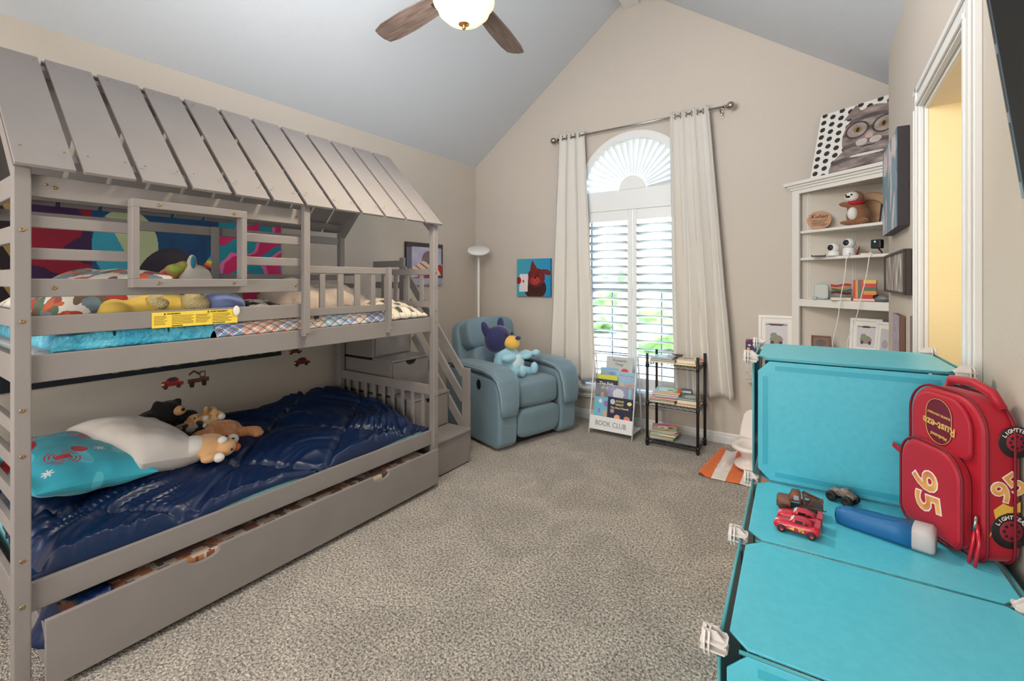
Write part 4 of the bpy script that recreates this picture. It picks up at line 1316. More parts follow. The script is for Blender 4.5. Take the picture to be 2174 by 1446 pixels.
# bottom tier
z = ZS1
book('blue edged book at the bottom of the pile on the lowest tier', lie(-1.19, 3.80, z, 2), .19, .20, .016, (60, 130, 180)); z += .0165
book('green spotted book in the lowest tier pile', lie(-1.195, 3.80, z, -3), .20, .20, .010, (120, 150, 80)); z += .0105
book('peach book in the lowest tier pile', lie(-1.185, 3.805, z, 4), .20, .19, .016, (226, 150, 120)); z += .0165
book('teal book in the lowest tier pile', lie(-1.17, 3.79, z, 14), .20, .20, .010, (70, 170, 180)); z += .0105
book('pale green book in the lowest tier pile', lie(-1.18, 3.80, z, 5), .19, .19, .008, (160, 200, 160)); z += .0085
book('pink picture book with animals topping the lowest tier pile', lie(-1.165, 3.785, z, 16), .195, .20, .008, (226, 140, 180), ['Big Friends'] and None, fn=blobsfn((230, 150, 186), [(.5, .25, .6, .28, (150, 190, 130)), (.45, .45, .22, .2, (232, 226, 214)), (.4, .4, .1, .12, (220, 140, 80)), (.75, .45, .12, .1, (120, 70, 50)), (.5, .8, .36, .06, (190, 60, 120)), (.95, .9, .2, .2, (240, 150, 80)), (.6, .15, .12, .06, (214, 90, 90))]))
# ------------------------------------------------------------------ corner bookcase
B0 = Vector((-.186, 4.186, 0)); BD = Vector((.772, -.636, 0)); BN = Vector((-.636, -.772, 0))
bc = thing('corner_bookcase', 'white corner bookcase with crown moulding beside the right wall', 'bookcase', (.1, 4.0, 0))
M_bc = mat('bookcase_white', (224, 220, 212), .5)
def FB(name, t0, t1, d0, d1, z0, z1, bevel=.003, parent=None):
    """board in the bookcase front frame: t along the front, d outwards"""
    mb = MB(); mb.m = frame(B0, BD, BN, (0, 0, 1)) if False else None
    pts = [(B0 + BD * t + BN * d) for t, d in ((t0, d0), (t1, d0), (t1, d1), (t0, d1))]
    mb.add([(p.x, p.y, z0) for p in pts] + [(p.x, p.y, z1) for p in pts], [(3, 2, 1, 0), (4, 5, 6, 7), (0, 1, 5, 4), (1, 2, 6, 5), (2, 3, 7, 6), (3, 0, 4, 7)])
    return mb.build(name, M_bc, parent or bc, bevel=bevel)
TE = .80
FB('stile', 0, .062, 0, .02, 0, 2.06)
FB('stile', TE - .06, TE, 0, .02, 0, 2.06)
FB('header', .062, TE - .06, 0, .02, 2.03, 2.06)
FB('shelf_rail', .062, TE - .06, 0, .02, 1.172, 1.226)
FB('counter_rail', .062, TE - .06, 0, .02, .815, .862); FB('kick_board', .062, TE - .06, 0, .014, 0, .09)
for t0_, t1_ in ((.066, .398), (.402, TE - .064)):
    dr = FB('cabinet_door', t0_, t1_, .0, .018, .095, .81)
    kp = B0 + BD * (t1_ - .03 if t0_ < .2 else t0_ + .03) + BN * .018
    MB().lathe([(0, .022), (.010, .02), (.012, .014), (.006, .008), (.006, 0)], (kp.x, kp.y, .6), BN, 14).build('knob', M_chrome, dr)
FB('crown', -.01, TE, 0, .03, 2.06, 2.078); FB('crown', -.02, TE, 0, .042, 2.078, 2.094); FB('crown', -.04, TE, 0, .062, 2.094, 2.118); 
def tri(name, z0, z1, inset=.002):
    a = B0 + BD * .01 - BN * inset; b = B0 + BD * TE - BN * inset
    poly = [(a.x + .004, 4.188), (b.x, b.y), (.80, b.y), (.80, 4.188)]
    return MB().prism(poly, Matrix.Translation((0, 0, z0)), z1 - z0).build(name, M_bc, bc, bevel=.002)
tri('top', 2.06, 2.117, .001)
for z in (1.745, 1.540, 1.227, .86): tri('shelf', z - .02, z, -.012 if z > 1.3 else .002)
MB().box(.795, .81, B0.y - .51, 4.188, 0, 2.06).build('side_panel', M_bc, bc)
mb = MB().box(-.16, .795, 4.1885, 4.1925, 0, 2.06); mb.build('back_panel', mat('bookcase_back', (208, 198, 184), .8), bc)
M_hole = mat('slot_dark', (96, 90, 84), .8)
for x in (-.087, .191):
    s_ = MB().box(x - .008, x + .008, 4.1855, 4.1885, 1.23, 2.03).build('shelf_standard', M_bc, bc)
    mb = MB()
    for k in range(60): mb.box(x - .003, x + .003, 4.1848, 4.1856, 1.24 + k * .013, 1.245 + k * .013)
    mb.build('slot', M_hole, s_)

# cat picture leaning on top
def catpic(u, v):
    col = (222, 218, 210)
    k = .115
    i = int(u / k); j = int(v / k + .5 * (i % 2))
    if ell(u, v, (i + .5) * k, (j + .5 - .5 * (i % 2)) * k, .036, .036) < 1: col = (40, 36, 40)
    n_ = fbm(u * 5, v * 12, 2)
    fur = mix((92, 80, 78), (176, 160, 150), max(0, min(1, .5 + .6 * n_)))
    st_ = int((v + .15 * abs(u - .68)) * 16) % 3 == 0
    if ell(u, v, .68, .52, .33, .40) < 1 or ell(u, v, .66, .05, .42, .34) < 1: col = mix(fur, (50, 44, 46), .5) if st_ else fur
    for s in (-1, 1):
        if v > .8 and abs(u - (.68 + s * .22)) < .13 * (1 - (v - .8) / .2): col = mix(fur, (120, 100, 96), .5)
        e = ell(u, v, .68 + s * .16, .60, .135, .12)
        if .78 < e < 1.12: col = (60, 48, 46)
        elif e <= .78: col = mix((186, 172, 162), fur, .55)
        if ell(u, v, .68 + s * .15, .60, .06, .045, s * .3) < 1: col = (140, 112, 66)
        if ell(u, v, .68 + s * .15, .60, .020, .036) < 1: col = (30, 26, 26)
    if ell(u, v, .68, .47, .045, .035) < 1: col = (196, 160, 150)
    if ell(u, v, .60, .40, .07, .05) < 1 or ell(u, v, .76, .40, .07, .05) < 1: col = mix(fur, (226, 218, 210), .6)
    if ell(u, v, .68, .33, .09, .012) < 1: col = (60, 52, 52)
    if ell(u, v, .68, .21, .20, .02) < 1: col = (214, 208, 202)
    return col
tz = .15
ux = Vector((.86, -.51, 0)).normalized()
nn = Vector((-ux.y, ux.x, 0)); nn = -nn if nn.y > 0 else nn
up = (Vector((0, 0, 1)) - nn * .27).normalized(); nz = ux.cross(up); nz = nz if nz.dot(nn) > 0 else -nz
canvas('cat_picture', 'polka dot cat portrait canvas leaning on top of the corner bookcase', Vector((-.075, 4.045, 2.121)), ux, up, nz, .52, .50, .02, catpic, 220, 210, M_black)

# things on the bookcase shelves
t = thing('wooden_plaque', 'oval wooden name plaque leaning on the top bookcase shelf', 'plaque', (-.02, 4.14, 1.745))
mp = frame((-.02, 4.12, 1.816), (1, -.15, 0), (0, .15, 1), (-.15, -1, .15))
mp.col[2].xyz = mp.col[0].xyz.cross(mp.col[1].xyz)
poly = [(.077 * cos(2 * pi * i / 32), .069 * sin(2 * pi * i / 32)) for i in range(32)]
pb = MB().prism(poly, mp, .008).build('board', mat('pale_wood', (196, 150, 110), .6, col2=(170, 124, 90), nscale=14, stretch=(1, 6, 6)), t, bevel=.001)
M_burn = mat('burnt_ink', (54, 34, 26), .7)
text('Kohen', .04, mp @ Matrix.Translation((0, .026, .009)), M_burn, 'lettering', t, .0003, .0004, shear=.3)
mb = MB(); mb.m = mp
for k in range(5): mb.box(-.05 + .006 * (k % 2), .05 - .008 * (k % 3), -.004 - k * .010, -.001 - k * .010, .008, .0088)
mb.build('lettering', M_burn, t)
M_pbr = mat('plush_brown', (138, 92, 62), .95, sheen=.5, bump=.5, bscale=90, bdist=.004)
M_pwh = mat('plush_white', (226, 220, 212), .95, sheen=.5)
plush('plush_sloth', 'brown plush animal with white face and red scarf on the bookcase', (.19, 3.98, 1.747),
      [((.205, 3.99, 1.815), (.07, .055, .07)), ((.195, 3.985, 1.87), (.055, .045, .06)), ((.19, 3.98, 1.945), (.05, .045, .048)),
       ((.14, 3.955, 1.895), (.05, .02, .02), (0, .15, 0)), ((.16, 3.95, 1.765), (.065, .025, .018), (0, .1, .15)), ((.235, 3.94, 1.77), (.03, .05, .022))],
      M_pbr, [('face', [((.168, 3.952, 1.948), (.042, .03, .034))], M_pwh), ('tummy', [((.172, 3.95, 1.83), (.03, .03, .045))], M_pwh), ('scarf', [((.188, 3.972, 1.903), (.056, .05, .02))], mat('scarf_red', (176, 30, 46), .9)),
              ('nose', [((.145, 3.925, 1.945), (.014, .008, .008))], M_eye), ('eye', [((.135, 3.935, 1.957), (.006, .005, .006))], M_eye), ('eye', [((.165, 3.92, 1.957), (.006, .005, .006))], M_eye)], .007)
t = thing('straw_hat', 'tan straw hat leaning at the back of the top bookcase shelf', 'hat', (.27, 4.12, 1.747))
axh = (.0, -1, .25)
MB().lathe([(.07, .0), (.115, -.004), (.128, -.002), (.128, .002), (.115, 0), (.07, .004)], (.285, 4.125, 1.875), axh, 36).build('brim', mat('straw', (206, 168, 130), .8, bump=.4, bscale=120, bdist=.003), t)
MB().lathe([(.0, -.04), (.055, -.036), (.068, -.01), (.07, .0)], (.285, 4.133, 1.873), axh, 36).build('crown', MATS['straw'], t)
def stand_frame(label, o, ux_, w, h, fw, colfn, lean=.12, edge=None, name='photo_frame', mat_w=0.0):
    ux_ = Vector(ux_).normalized(); nn_ = Vector((-ux_.y, ux_.x, 0)); nn_ = -nn_ if nn_.y > 0 else nn_
    up_ = (Vector((0, 0, 1)) - nn_ * lean).normalized()
    nz_ = ux_.cross(up_); nz_ = nz_ if nz_.dot(nn_) > 0 else -nz_
    return canvas(name, label, o, ux_, up_, nz_, w, h, .014, colfn, 40, 50, edge or M_white, fw)
stand_frame('small dark framed photo at the right of the top bookcase shelf', (.315, 3.90, 1.747), (.6, -.8, 0), .10, .13, .008, blobsfn((176, 170, 190), [(.5, .5, .3, .3, (150, 60, 70)), (.4, .25, .3, .2, (60, 50, 60))]), edge=M_dark)
def camera_(label, x, y, z, tall, tilt):
    t = thing('security_camera', label, 'camera', (x, y, z))
    MB().lathe([(0, 0), (.036, 0), (.038, .008), (.034, .03 if not tall else .05), (.028, .034 if not tall else .056)], (x, y, z), n=24).build('base', M_white, t)
    hz = z + (.058 if not tall else .085)
    h = MB().blob((x, y, hz), (.038, .038, .036), nu=24, nv=16).build('head', M_white, t)
    d = Vector((-.55, -.8, tilt)).normalized()
    MB().lathe([(0, .040), (.012, .0395), (.02, .034), (.021, .028)], (x, y, hz), d, 18).build('lens', M_black, t)
    return t
camera_('white round indoor camera, the shorter one, on the second bookcase shelf', .064, 3.99, 1.541, False, .05)
camera_('white round indoor camera, the taller one, on the second bookcase shelf', .152, 3.97, 1.541, True, .12)
t = thing('mini_camera', 'small black cube camera with a blue light on the second bookcase shelf', 'camera', (.31, 3.93, 1.541))
mb = MB(); mb.m = Matrix.Translation((.305, 3.93, 1.612)) @ Matrix.Rotation(radians(-30), 4, 'Z'); mb.box(-.03, .03, -.022, .022, -.03, .03); mb.build('body', M_black, t, bevel=.006)
MB().tube([(.31, 3.94, 1.585), (.33, 3.95, 1.56), (.33, 3.94, 1.546)], .005, 6).lathe([(0, 0), (.026, 0), (.024, .006), (0, .007)], (.33, 3.94, 1.541), n=18).build('stand', M_black, t)
MB().lathe([(0, .003), (.005, .002), (.005, 0)], (.291, 3.912, 1.628), (-.5, -.87, 0), 10).build('indicator', mat('blue_led', (90, 190, 255), .3, emit=2.0), t)
t = thing('black_tray', 'flat black tray at the left of the second bookcase shelf', 'tray', (-.02, 4.02, 1.541))
MB().box(-.068, .02, 3.985, 4.06, 1.5412, 1.548).box(-.068, -.062, 3.985, 4.06, 1.548, 1.554).box(.014, .02, 3.985, 4.06, 1.548, 1.554).build('tray', M_black, t, bevel=.002)
t = thing('red_pen', 'red pen leaning beside the tall white camera', 'pen', (.205, 4.02, 1.541))
MB().tube([(.20, 4.04, 1.545), (.215, 4.05, 1.60)], .005, 8).build('barrel', mat('pen_red', (190, 50, 40), .4), t)
MB().tube([(.215, 4.05, 1.60), (.2165, 4.051, 1.606)], [.004, .001], 8).build('tip', M_black, t)
t = thing('white_adapter', 'pale flat cable adapter with a red tag on the second bookcase shelf', 'adapter', (.25, 3.99, 1.541))
MB().box(.215, .285, 3.97, 4.01, 1.5412, 1.556).build('case', M_white, t, bevel=.004)
MB().box(.243, .255, 3.972, 3.984, 1.556, 1.567).build('tag', MATS['pen_red'], t)
# third shelf
zq = 1.228
t = thing('desk_mirror', 'small pale teal rounded frame standing on the third bookcase shelf', 'mirror', (0, 4.06, zq))
M_tealp = mat('pale_teal', (150, 180, 172), .4)
mm_ = frame((-.005, 4.07, zq + .058), (1, -.2, 0), (0, .05, 1), (-.2, -1, .05)); mm_.col[2].xyz = mm_.col[0].xyz.cross(mm_.col[1].xyz)
rr = [(.045 * math.copysign(abs(cos(a)) ** .35, cos(a)), .055 * math.copysign(abs(sin(a)) ** .35, sin(a))) for a in [2 * pi * i / 40 for i in range(40)]]
MB().prism(rr, mm_, .018).build('frame', M_tealp, t, bevel=.003)
MB().prism([(x * .84, y * .86) for x, y in rr], mm_ @ Matrix.Translation((0, 0, .0181)), .001).build('face', mat('mirror_face', (176, 176, 168), .3), t)
MB().box(-.06, -.035, 4.03, 4.07, zq, zq + .02).build('foot', M_tealp, t, bevel=.003)
cols = [(96, 44, 50), (186, 50, 64), (96, 84, 110), (70, 110, 96), (150, 90, 140), (60, 60, 90), (196, 140, 70), (130, 40, 60)]
for k in range(4):
    base = cols[k * 2]
    mb = MB().grid(lambda u, v, k=k: (.05 + .115 * u + .004 * sin(k * 2), 3.94 + .10 * v, zq + .052 + .018 * k + .008 * sin(pi * u * 2 + k) * .6), 26, 20, lambda u, v, k=k: cols[(int(v * 9) + k * 3) % 8])
    o = mb.build('striped_cloth', M_vcloth, solid=.014)
    tag(o, ['dark red striped cloth lowest in the folded stack on the third shelf', 'multicoloured cloth second from the bottom of the stack on the third shelf', 'green edged cloth third in the stack on the third shelf', 'purple striped cloth topping the stack on the third shelf'][k], 'cloth')
book('silver box file under the striped cloths on the third shelf', lie(.045, 3.925, zq, -2), .12, .12, .022, (176, 170, 172))
book('red flat book under the striped block on the third shelf', lie(.172, 3.90, zq, -8), .12, .10, .018, (214, 70, 50))
mb = MB(); mb.m = lie(.175, 3.93, zq + .0185, -8)
mb.grid(lambda u, v: (.125 * u, 0, .125 * v), 20, 10, lambda u, v: [(200, 46, 50), (226, 150, 60), (90, 110, 80), (206, 60, 60), (230, 190, 90)][int((u * 9 if u < .45 else v * 5)) % 5], False)
mb.grid(lambda u, v: (.125 * u, .06 * v, .125), 20, 4, lambda u, v: (190, 60, 56), False)
mb.grid(lambda u, v: (.125, .06 * u, .125 * v), 4, 10, lambda u, v: [(200, 46, 50), (226, 150, 60), (90, 110, 80)][int(v * 7) % 3], False)
mb.grid(lambda u, v: (0, .06 * u, .125 * v), 4, 10, lambda u, v: [(200, 46, 50), (226, 150, 60), (90, 110, 80)][int(v * 7) % 3], False)
mb.grid(lambda u, v: (.125 * u, .06, .125 * v), 20, 10, lambda u, v: (190, 60, 56), False)
mb.grid(lambda u, v: (.125 * u, .06 * v, 0), 2, 2, lambda u, v: (190, 60, 56), False)
o = mb.build('striped_box', M_vc); tag(o, 'red and yellow striped box on the third bookcase shelf', 'box')
t = thing('computer_mouse', 'silver and black computer mouse at the right of the third shelf', 'mouse', (.33, 3.86, zq))
MB().blob((.325, 3.86, zq + .022), (.05, .032, .022), (0, 0, -.5), 24, 14).build('shell', mat('mouse_grey', (120, 124, 126), .3), t)
MB().blob((.30, 3.872, zq + .03), (.024, .03, .016), (0, 0, -.5), 20, 12).build('button', M_black, t)
# lower compartment frames
truck = blobsfn((206, 200, 204), [(.5, .35, .30, .18, (150, 130, 120)), (.38, .5, .16, .12, (120, 150, 120)), (.3, .22, .09, .08, (70, 60, 62)), (.7, .22, .09, .08, (70, 60, 62)), (.5, .93, .5, .03, (60, 54, 56))])
def matted(fn):
    def f(u, v):
        if min(u, 1 - u) < .14 or min(v, 1 - v) < .14: return (232, 226, 216)
        return fn((u - .14) / .72, (v - .14) / .72)
    return f
stand_frame('white framed picture standing in the lower bookcase, behind the narrow one', (.155, 3.99, .862), (.9, -.42, 0), .19, .245, .018, matted(truck), .10)
stand_frame('narrow white framed picture at the right of the lower bookcase', (.285, 3.885, .862), (.62, -.78, 0), .14, .235, .018, matted(blobsfn((196, 192, 196), [(.5, .3, .3, .2, (170, 160, 160))])), .10)
stand_frame('small brown wooden frame low in the bookcase', (-.07, 4.06, .862), (1, -.1, 0), .12, .10, .01, blobsfn((120, 90, 76), [(.5, .5, .3, .3, (90, 70, 60))]), .08, edge=mat('brown_wood', (124, 84, 62), .6))
# white cables hanging in front of the shelves
def cable(label, pts):
    ps = [Vector(p) for p in pts]
    out = []
    for i in range(len(ps) - 1):
        for q in range(6):
            a = q / 6; out.append(ps[i].lerp(ps[i + 1], a) + Vector((.003 * sin(i * 6 + q), 0, 0)))
    out.append(ps[-1])
    o = MB().tube(out, .0028, 6).build('charging_cable', M_white); tag(o, label, 'cable')
cable('white cable hanging from the tall white camera across the bookcase', [(.155, 3.93, 1.553), (.148, 3.892, 1.553), (.135, 3.875, 1.50), (.10, 3.88, 1.20), (.06, 3.90, .93), (.05, 3.915, .862)])
cable('white cable hanging from the black camera across the bookcase', [(.325, 3.90, 1.551), (.26, 3.80, 1.556), (.252, 3.785, 1.50), (.20, 3.80, 1.18), (.14, 3.84, .95), (.13, 3.86, .862)])

# wall frame and caddy left of the bookcase
canvas('framed_picture', 'white matted frame hung on the back wall left of the bookcase', (-.427, YB - .016, .77), (1, 0, 0), (0, 0, 1), (0, -1, 0), .25, .32, .014, matted(truck), 50, 60, M_white, .02)
t = thing('wall_caddy', 'small white wall caddy on the back wall behind the turquoise cubes', 'caddy', (-.46, 4.15, .55))
MB().box(-.515, -.40, 4.09, 4.19, .752, .76).build('shelf', M_white, t, bevel=.002)
mb = MB()
for i in range(9):
    x = -.505 + i * .012
    mb.tube([(x, 4.10, .752), (x, 4.10, .56)], .0015, 4)
for z in (.56, .62, .68, .74): mb.tube([(-.508, 4.188, z), (-.508, 4.10, z), (-.405, 4.10, z), (-.405, 4.188, z)], .002, 4)
mb.build('basket', M_white, t)
MB().box(-.508, -.405, 4.104, 4.188, .553, .558).build('basket_floor', M_white, t)
t = thing('snack_box', 'dark purple box with yellow marks standing on the wall caddy', 'box', (-.48, 4.14, .761))
MB().box(-.512, -.445, 4.11, 4.16, .761, .89).build('carton', mat('carton_purple', (52, 36, 84), .5), t, bevel=.002)
mb = MB(); mb.grid(lambda u, v: (-.512 + .067 * u, 4.1092, .761 + .129 * v), 16, 30, blobsfn((52, 36, 84), [(.3, .45, .16, .09, (226, 166, 60)), (.3, .15, .12, .06, (226, 166, 60)), (.4, .68, .16, .06, (206, 206, 214)), (.1, .95, .25, .06, (190, 40, 50)), (.9, .95, .2, .06, (190, 40, 50))]), False); mb.build('print', M_vc, t)

# ------------------------------------------------------------------ pictures on the right wall
def wallpic(label, y0, y1, z0, z1, d, colfn, edge, fw=.0):
    return canvas('framed_picture', label, (XR - d, y1, z0), (0, -1, 0), (0, 0, 1), (-1, 0, 0), y1 - y0, z1 - z0, d - .002, colfn, 60, 50, edge, fw)
wallpic('thick black framed picture highest on the right wall before the bookcase', 2.87, 3.50, 1.63, 2.11, .048, lambda u, v: mix((150, 140, 160), (80, 150, 160), .5 + .5 * noise.noise((u * 5, v * 1.2, 3))) if noise.noise((u * 9, v * 3, 1)) > -.15 else (210, 196, 196), mat('frame_black', (40, 32, 38), .5))
wallpic('wide dark framed picture in the middle of the right wall stack', 2.80, 3.60, 1.30, 1.517, .026, lambda u, v: mix((196, 206, 190), (120, 96, 96), max(0, min(1, .5 + 1.2 * noise.noise((u * 14, v * 1.5, 5))))), M_dark, .012)
wallpic('small brown edged canvas lowest on the right wall', 3.0, 3.26, .93, 1.19, .026, lambda u, v: mix((196, 186, 200), (130, 120, 140), .5 + .5 * noise.noise((u * 8, v * 8, 2))), mat('frame_brown', (110, 82, 66), .6))
wallpic('narrow wooden frame beside the door casing on the right wall', 2.70, 2.775, .93, 1.205, .012, lambda u, v: (120, 96, 86), MATS['frame_brown'])

# ------------------------------------------------------------------ television at the upper right
tv = thing('wall_television', 'black flat television tilted on the right wall at the picture edge', 'television', (XR - .05, .70, 1.55))
ua = Vector((-.122, 0, 1)).normalized(); ux_ = Vector((0, -1, 0)); nz_ = ux_.cross(ua)
nz_ = nz_ if nz_.x < 0 else -nz_
tm = frame((.300, 1.205, 1.517), ux_, ua, nz_)
mb = MB(); mb.m = tm; mb.box(0, 1.1, 0, .62, -.022, 0); mb.build('body', M_black, tv, bevel=.003)
mb = MB(); mb.m = tm; mb.box(.018, 1.09, .012, .61, 0, .001); mb.build('screen', mat('tv_screen', (14, 12, 16), .6, spec=.2), tv)
mb = MB(); mb.m = tm; mb.box(.001, .014, 0, .62, 0, .0016); ed = mb.build('edge_strip', mat('tv_edge', (120, 138, 150), .35, .6), tv)
mb = MB(); mb.m = tm
for k in range(9): mb.box(.004, .011, .42 + k * .02, .433 + k * .02, .0016, .0022)
for k in range(3): mb.box(.004, .011, .03 + k * .13, .14 + k * .13, .0016, .0022)
mb.build('vent_slot', M_black, ed)
mb = MB(); mb.m = tm; mb.box(.35, .65, .2, .45, -.06, -.022); mb.build('wall_mount', M_black, tv)

# ------------------------------------------------------------------ towel and potty
def towel(u, v):
    x = -.70 + .50 * u; y = 3.39 + .60 * v
    x += .10 * (v - .5) * .5
    z = .006 + .010 * abs(fbm(u * 3, v * 3, 5)) + .035 * math.exp(-((u - .18 - .10 * v) / .05) ** 2) * smooth01((v - .15) * 3) + .02 * math.exp(-((u - .03) / .05) ** 2)
    return (x, y, z)
o = MB().grid(towel, 180, 60, lambda u, v: (222, 112, 52) if int((u + .10 * v) * 5.6) % 2 == 0 else (226, 218, 214)).build('striped_towel', M_vcloth, solid=.006)
tag(o, 'orange and white striped towel spread on the carpet under the potty', 'towel')
pt = thing('potty_chair', 'white plastic toddler potty chair standing on the striped towel', 'potty', (-.425, 3.70, .03))
M_pot = mat('potty_white', (236, 226, 220), .25)
pc = Vector((-.425, 3.70, 0))
def oval(mb, prof, c, ry=1.2):
    mb.m = Matrix.Translation(c) @ Matrix.Rotation(radians(-10), 4, 'Z') @ Matrix.Diagonal((1, ry, 1, 1)); mb.lathe(prof, n=36); mb.m = None
mb = MB(); oval(mb, [(0, .035), (.105, .035), (.11, .045), (.10, .06), (.07, .075), (.062, .11), (.085, .145), (.115, .165)], pc); mb.build('pedestal', M_pot, pt)
mb = MB(); oval(mb, [(.115, .160), (.128, .168), (.130, .182), (.120, .192), (.085, .190), (.075, .182), (.06, .13), (0, .12)], pc); mb.build('seat', M_pot, pt)
rm = Matrix.Translation(pc) @ Matrix.Rotation(radians(-10), 4, 'Z')
lid = [(-.118, .0), (.118, .0), (.112, .08), (.095, .17)] + [(.09 * cos(a), .17 + .05 * sin(a)) for a in [pi * i / 10 for i in range(1, 10)]] + [(-.095, .17), (-.112, .08)]
MB().prism(lid, rm @ frame((0, .135, .185), (1, 0, 0), (0, .18, 1), (0, -1, .18)), .022).build('lid', M_pot, pt, bevel=.007, seg=3)
MB().tube([rm @ Vector((-.06, .14, .19)), rm @ Vector((.06, .14, .19))], .009, 8).build('hinge', M_pot, pt)
# ------------------------------------------------------------------ toys on the cube shelf
ZQ = ZT + .0045
M_tire = mat('toy_tyre', (30, 26, 28), .6)
M_redp = mat('toy_red', (192, 20, 44), .28, coat=.4)
def sweep_body(mb, m, st):
    """st: list of (x, halfwidth, z0, z1) cross-sections; rounded box loft"""
    vs = []; n = 10
    for x, hw, z0, z1 in st:
        zc = (z0 + z1) / 2; hz = (z1 - z0) / 2
        for k in range(n):
            a = 2 * pi * (k + .5) / n
            vs.append(m @ Vector((x, hw * math.copysign(abs(cos(a)) ** .45, cos(a)), zc + hz * math.copysign(abs(sin(a)) ** .45, sin(a)))))
    fs = []
    for i in range(len(st) - 1):
        for k in range(n):
            l = (k + 1) % n
            fs.append((i * n + k, i * n + l, (i + 1) * n + l, (i + 1) * n + k))
    fs.append(tuple(range(n))[::-1]); fs.append(tuple((len(st) - 1) * n + k for k in range(n)))
    mb.add(vs, fs, None, True)
def wheel(t, m, x, y, z, r, w, rim):
    a = m @ Vector((x, y, z)); ax_ = (m.to_3x3() @ Vector((0, 1, 0))).normalized()
    wv = MB().lathe([(r * .55, -w), (r * .95, -w), (r, -w * .6), (r, w * .6), (r * .95, w), (r * .55, w)], a, ax_, 18).build('wheel', M_tire, t)
    MB().lathe([(0, -w * .8), (r * .55, -w * .85), (r * .6, -w), (r * .62, w), (r * .55, w * .85), (0, w * .8)], a, ax_, 14).build('hub', rim, wv)
def racer(label, x, y, ang):
    t = thing('toy_race_car', label, 'toy car', (x, y, ZQ), ang)
    m = world_of(t)
    mb = MB()
    sweep_body(mb, m, [(-.047, .015, .008, .016), (-.044, .019, .005, .020), (-.030, .021, .005, .023), (-.012, .0205, .005, .025), (.02, .021, .005, .026), (.038, .021, .006, .028), (.046, .019, .010, .027)])
    mb.build('body', M_redp, t)
    mb = MB(); sweep_body(mb, m, [(-.016, .016, .022, .026), (-.004, .0155, .022, .035), (.014, .0155, .022, .036), (.034, .016, .022, .028)]); mb.build('cabin', M_redp, t)
    mb = MB(); mb.m = m
    for s in (-1, 1): mb.box(-.003, .013, s * .0152 - .0008, s * .0152 + .0008, .027, .0335); 
    for s in (-1, 1): mb.box(.016, .024, s * .0156 - .0008, s * .0156 + .0008, .027, .031)
    mb.build('side_window', M_black, t)
    mb = MB(); mb.m = m; mb.add([(-.0145, -.012, .0268), (-.0145, .012, .0268), (-.006, .011, .0343), (-.006, -.011, .0343)], [(0, 1, 2, 3)]); mb.build('windscreen', mat('toy_glass', (206, 214, 222), .2), t)
    mb = MB(); mb.m = m; mb.box(.036, .046, -.021, .021, .031, .0325); mb.box(.040, .043, -.018, -.016, .026, .031); mb.box(.040, .043, .016, .018, .026, .031); mb.build('spoiler', M_redp, t)
    mb = MB(); mb.m = m
    for s in (-1, 1): mb.add([(-.018, s * .0213, .013), (-.004, s * .0213, .019), (-.004, s * .0213, .010)], [(0, 1, 2)])
    mb.build('decal', mat('decal_gold', (226, 180, 70), .4), t)
    for s in (-1, 1):
        mm = m @ (frame((.010, s * .0216, .0145), (1, 0, 0) if s < 0 else (-1, 0, 0), (0, 0, 1), (0, s, 0)))
        text('95', .013, mm, MATS['decal_gold'], 'number', t, .0002, .0003)
    for xx in (-.030, .030):
        for s in (-1, 1): wheel(t, m, xx, s * .0195, .0088, .0088, .0035, mat('hub_red', (150, 30, 40), .3))
    return t
racer('red toy race car nearest the seam on the turquoise top', -.050, 1.281, radians(-3))
racer('red toy race car between the near one and the tow truck', -.046, 1.330, radians(-2))
# tow truck
t = thing('toy_tow_truck', 'rusty brown toy tow truck behind the red toy cars', 'toy truck', (-.050, 1.392, ZQ), radians(3))
m = world_of(t)
M_rust = mat('rusty_paint', (118, 66, 44), .55, col2=(88, 58, 46), nscale=90)
M_dkr = mat('truck_chassis', (66, 58, 56), .6)
mb = MB(); sweep_body(mb, m, [(-.050, .019, .012, .030), (-.046, .022, .010, .035), (-.022, .023, .010, .036), (-.018, .023, .010, .036)]); mb.build('bonnet', M_rust, t)
mb = MB(); sweep_body(mb, m, [(-.022, .021, .030, .036), (-.016, .020, .030, .053), (.000, .020, .030, .054), (.004, .0205, .012, .050)]); mb.build('cab', M_rust, t)
mb = MB(); mb.m = m; mb.box(-.046, .050, -.018, .018, .008, .016); mb.box(.004, .050, -.023, .023, .014, .027); mb.build('bed', M_dkr, t, bevel=.002)
mb = MB(); mb.m = m
for s in (-1, 1):
    mb.bar((.008, s * .012, .050), (.012, s * .012, .026), .004, .004); mb.bar((.008, s * .012, .050), (.046, s * .006, .040), .004, .006); mb.bar((.020, s * .012, .027), (.034, s * .009, .041), .004, .004)
mb.bar((.044, 0, .041), (.052, 0, .041), .016, .005); mb.build('crane', M_rust, t)
mb = MB(); mb.tube([m @ Vector(p) for p in ((.0505, 0, .040), (.0505, 0, .020), (.053, 0, .015), (.057, 0, .016), (.057, 0, .019))], .0012, 6); mb.build('hook', M_rust, t)
mb = MB(); mb.m = m
for s in (-1, 1): mb.box(-.012, -.001, s * .0203 - .0006, s * .0203 + .0006, .038, .049)
mb.build('side_window', mat('toy_window', (150, 160, 176), .2), t)
for xx in (-.033, .034):
    for s in (-1, 1): wheel(t, m, xx, s * .021, .011, .011, .005, M_dkr)
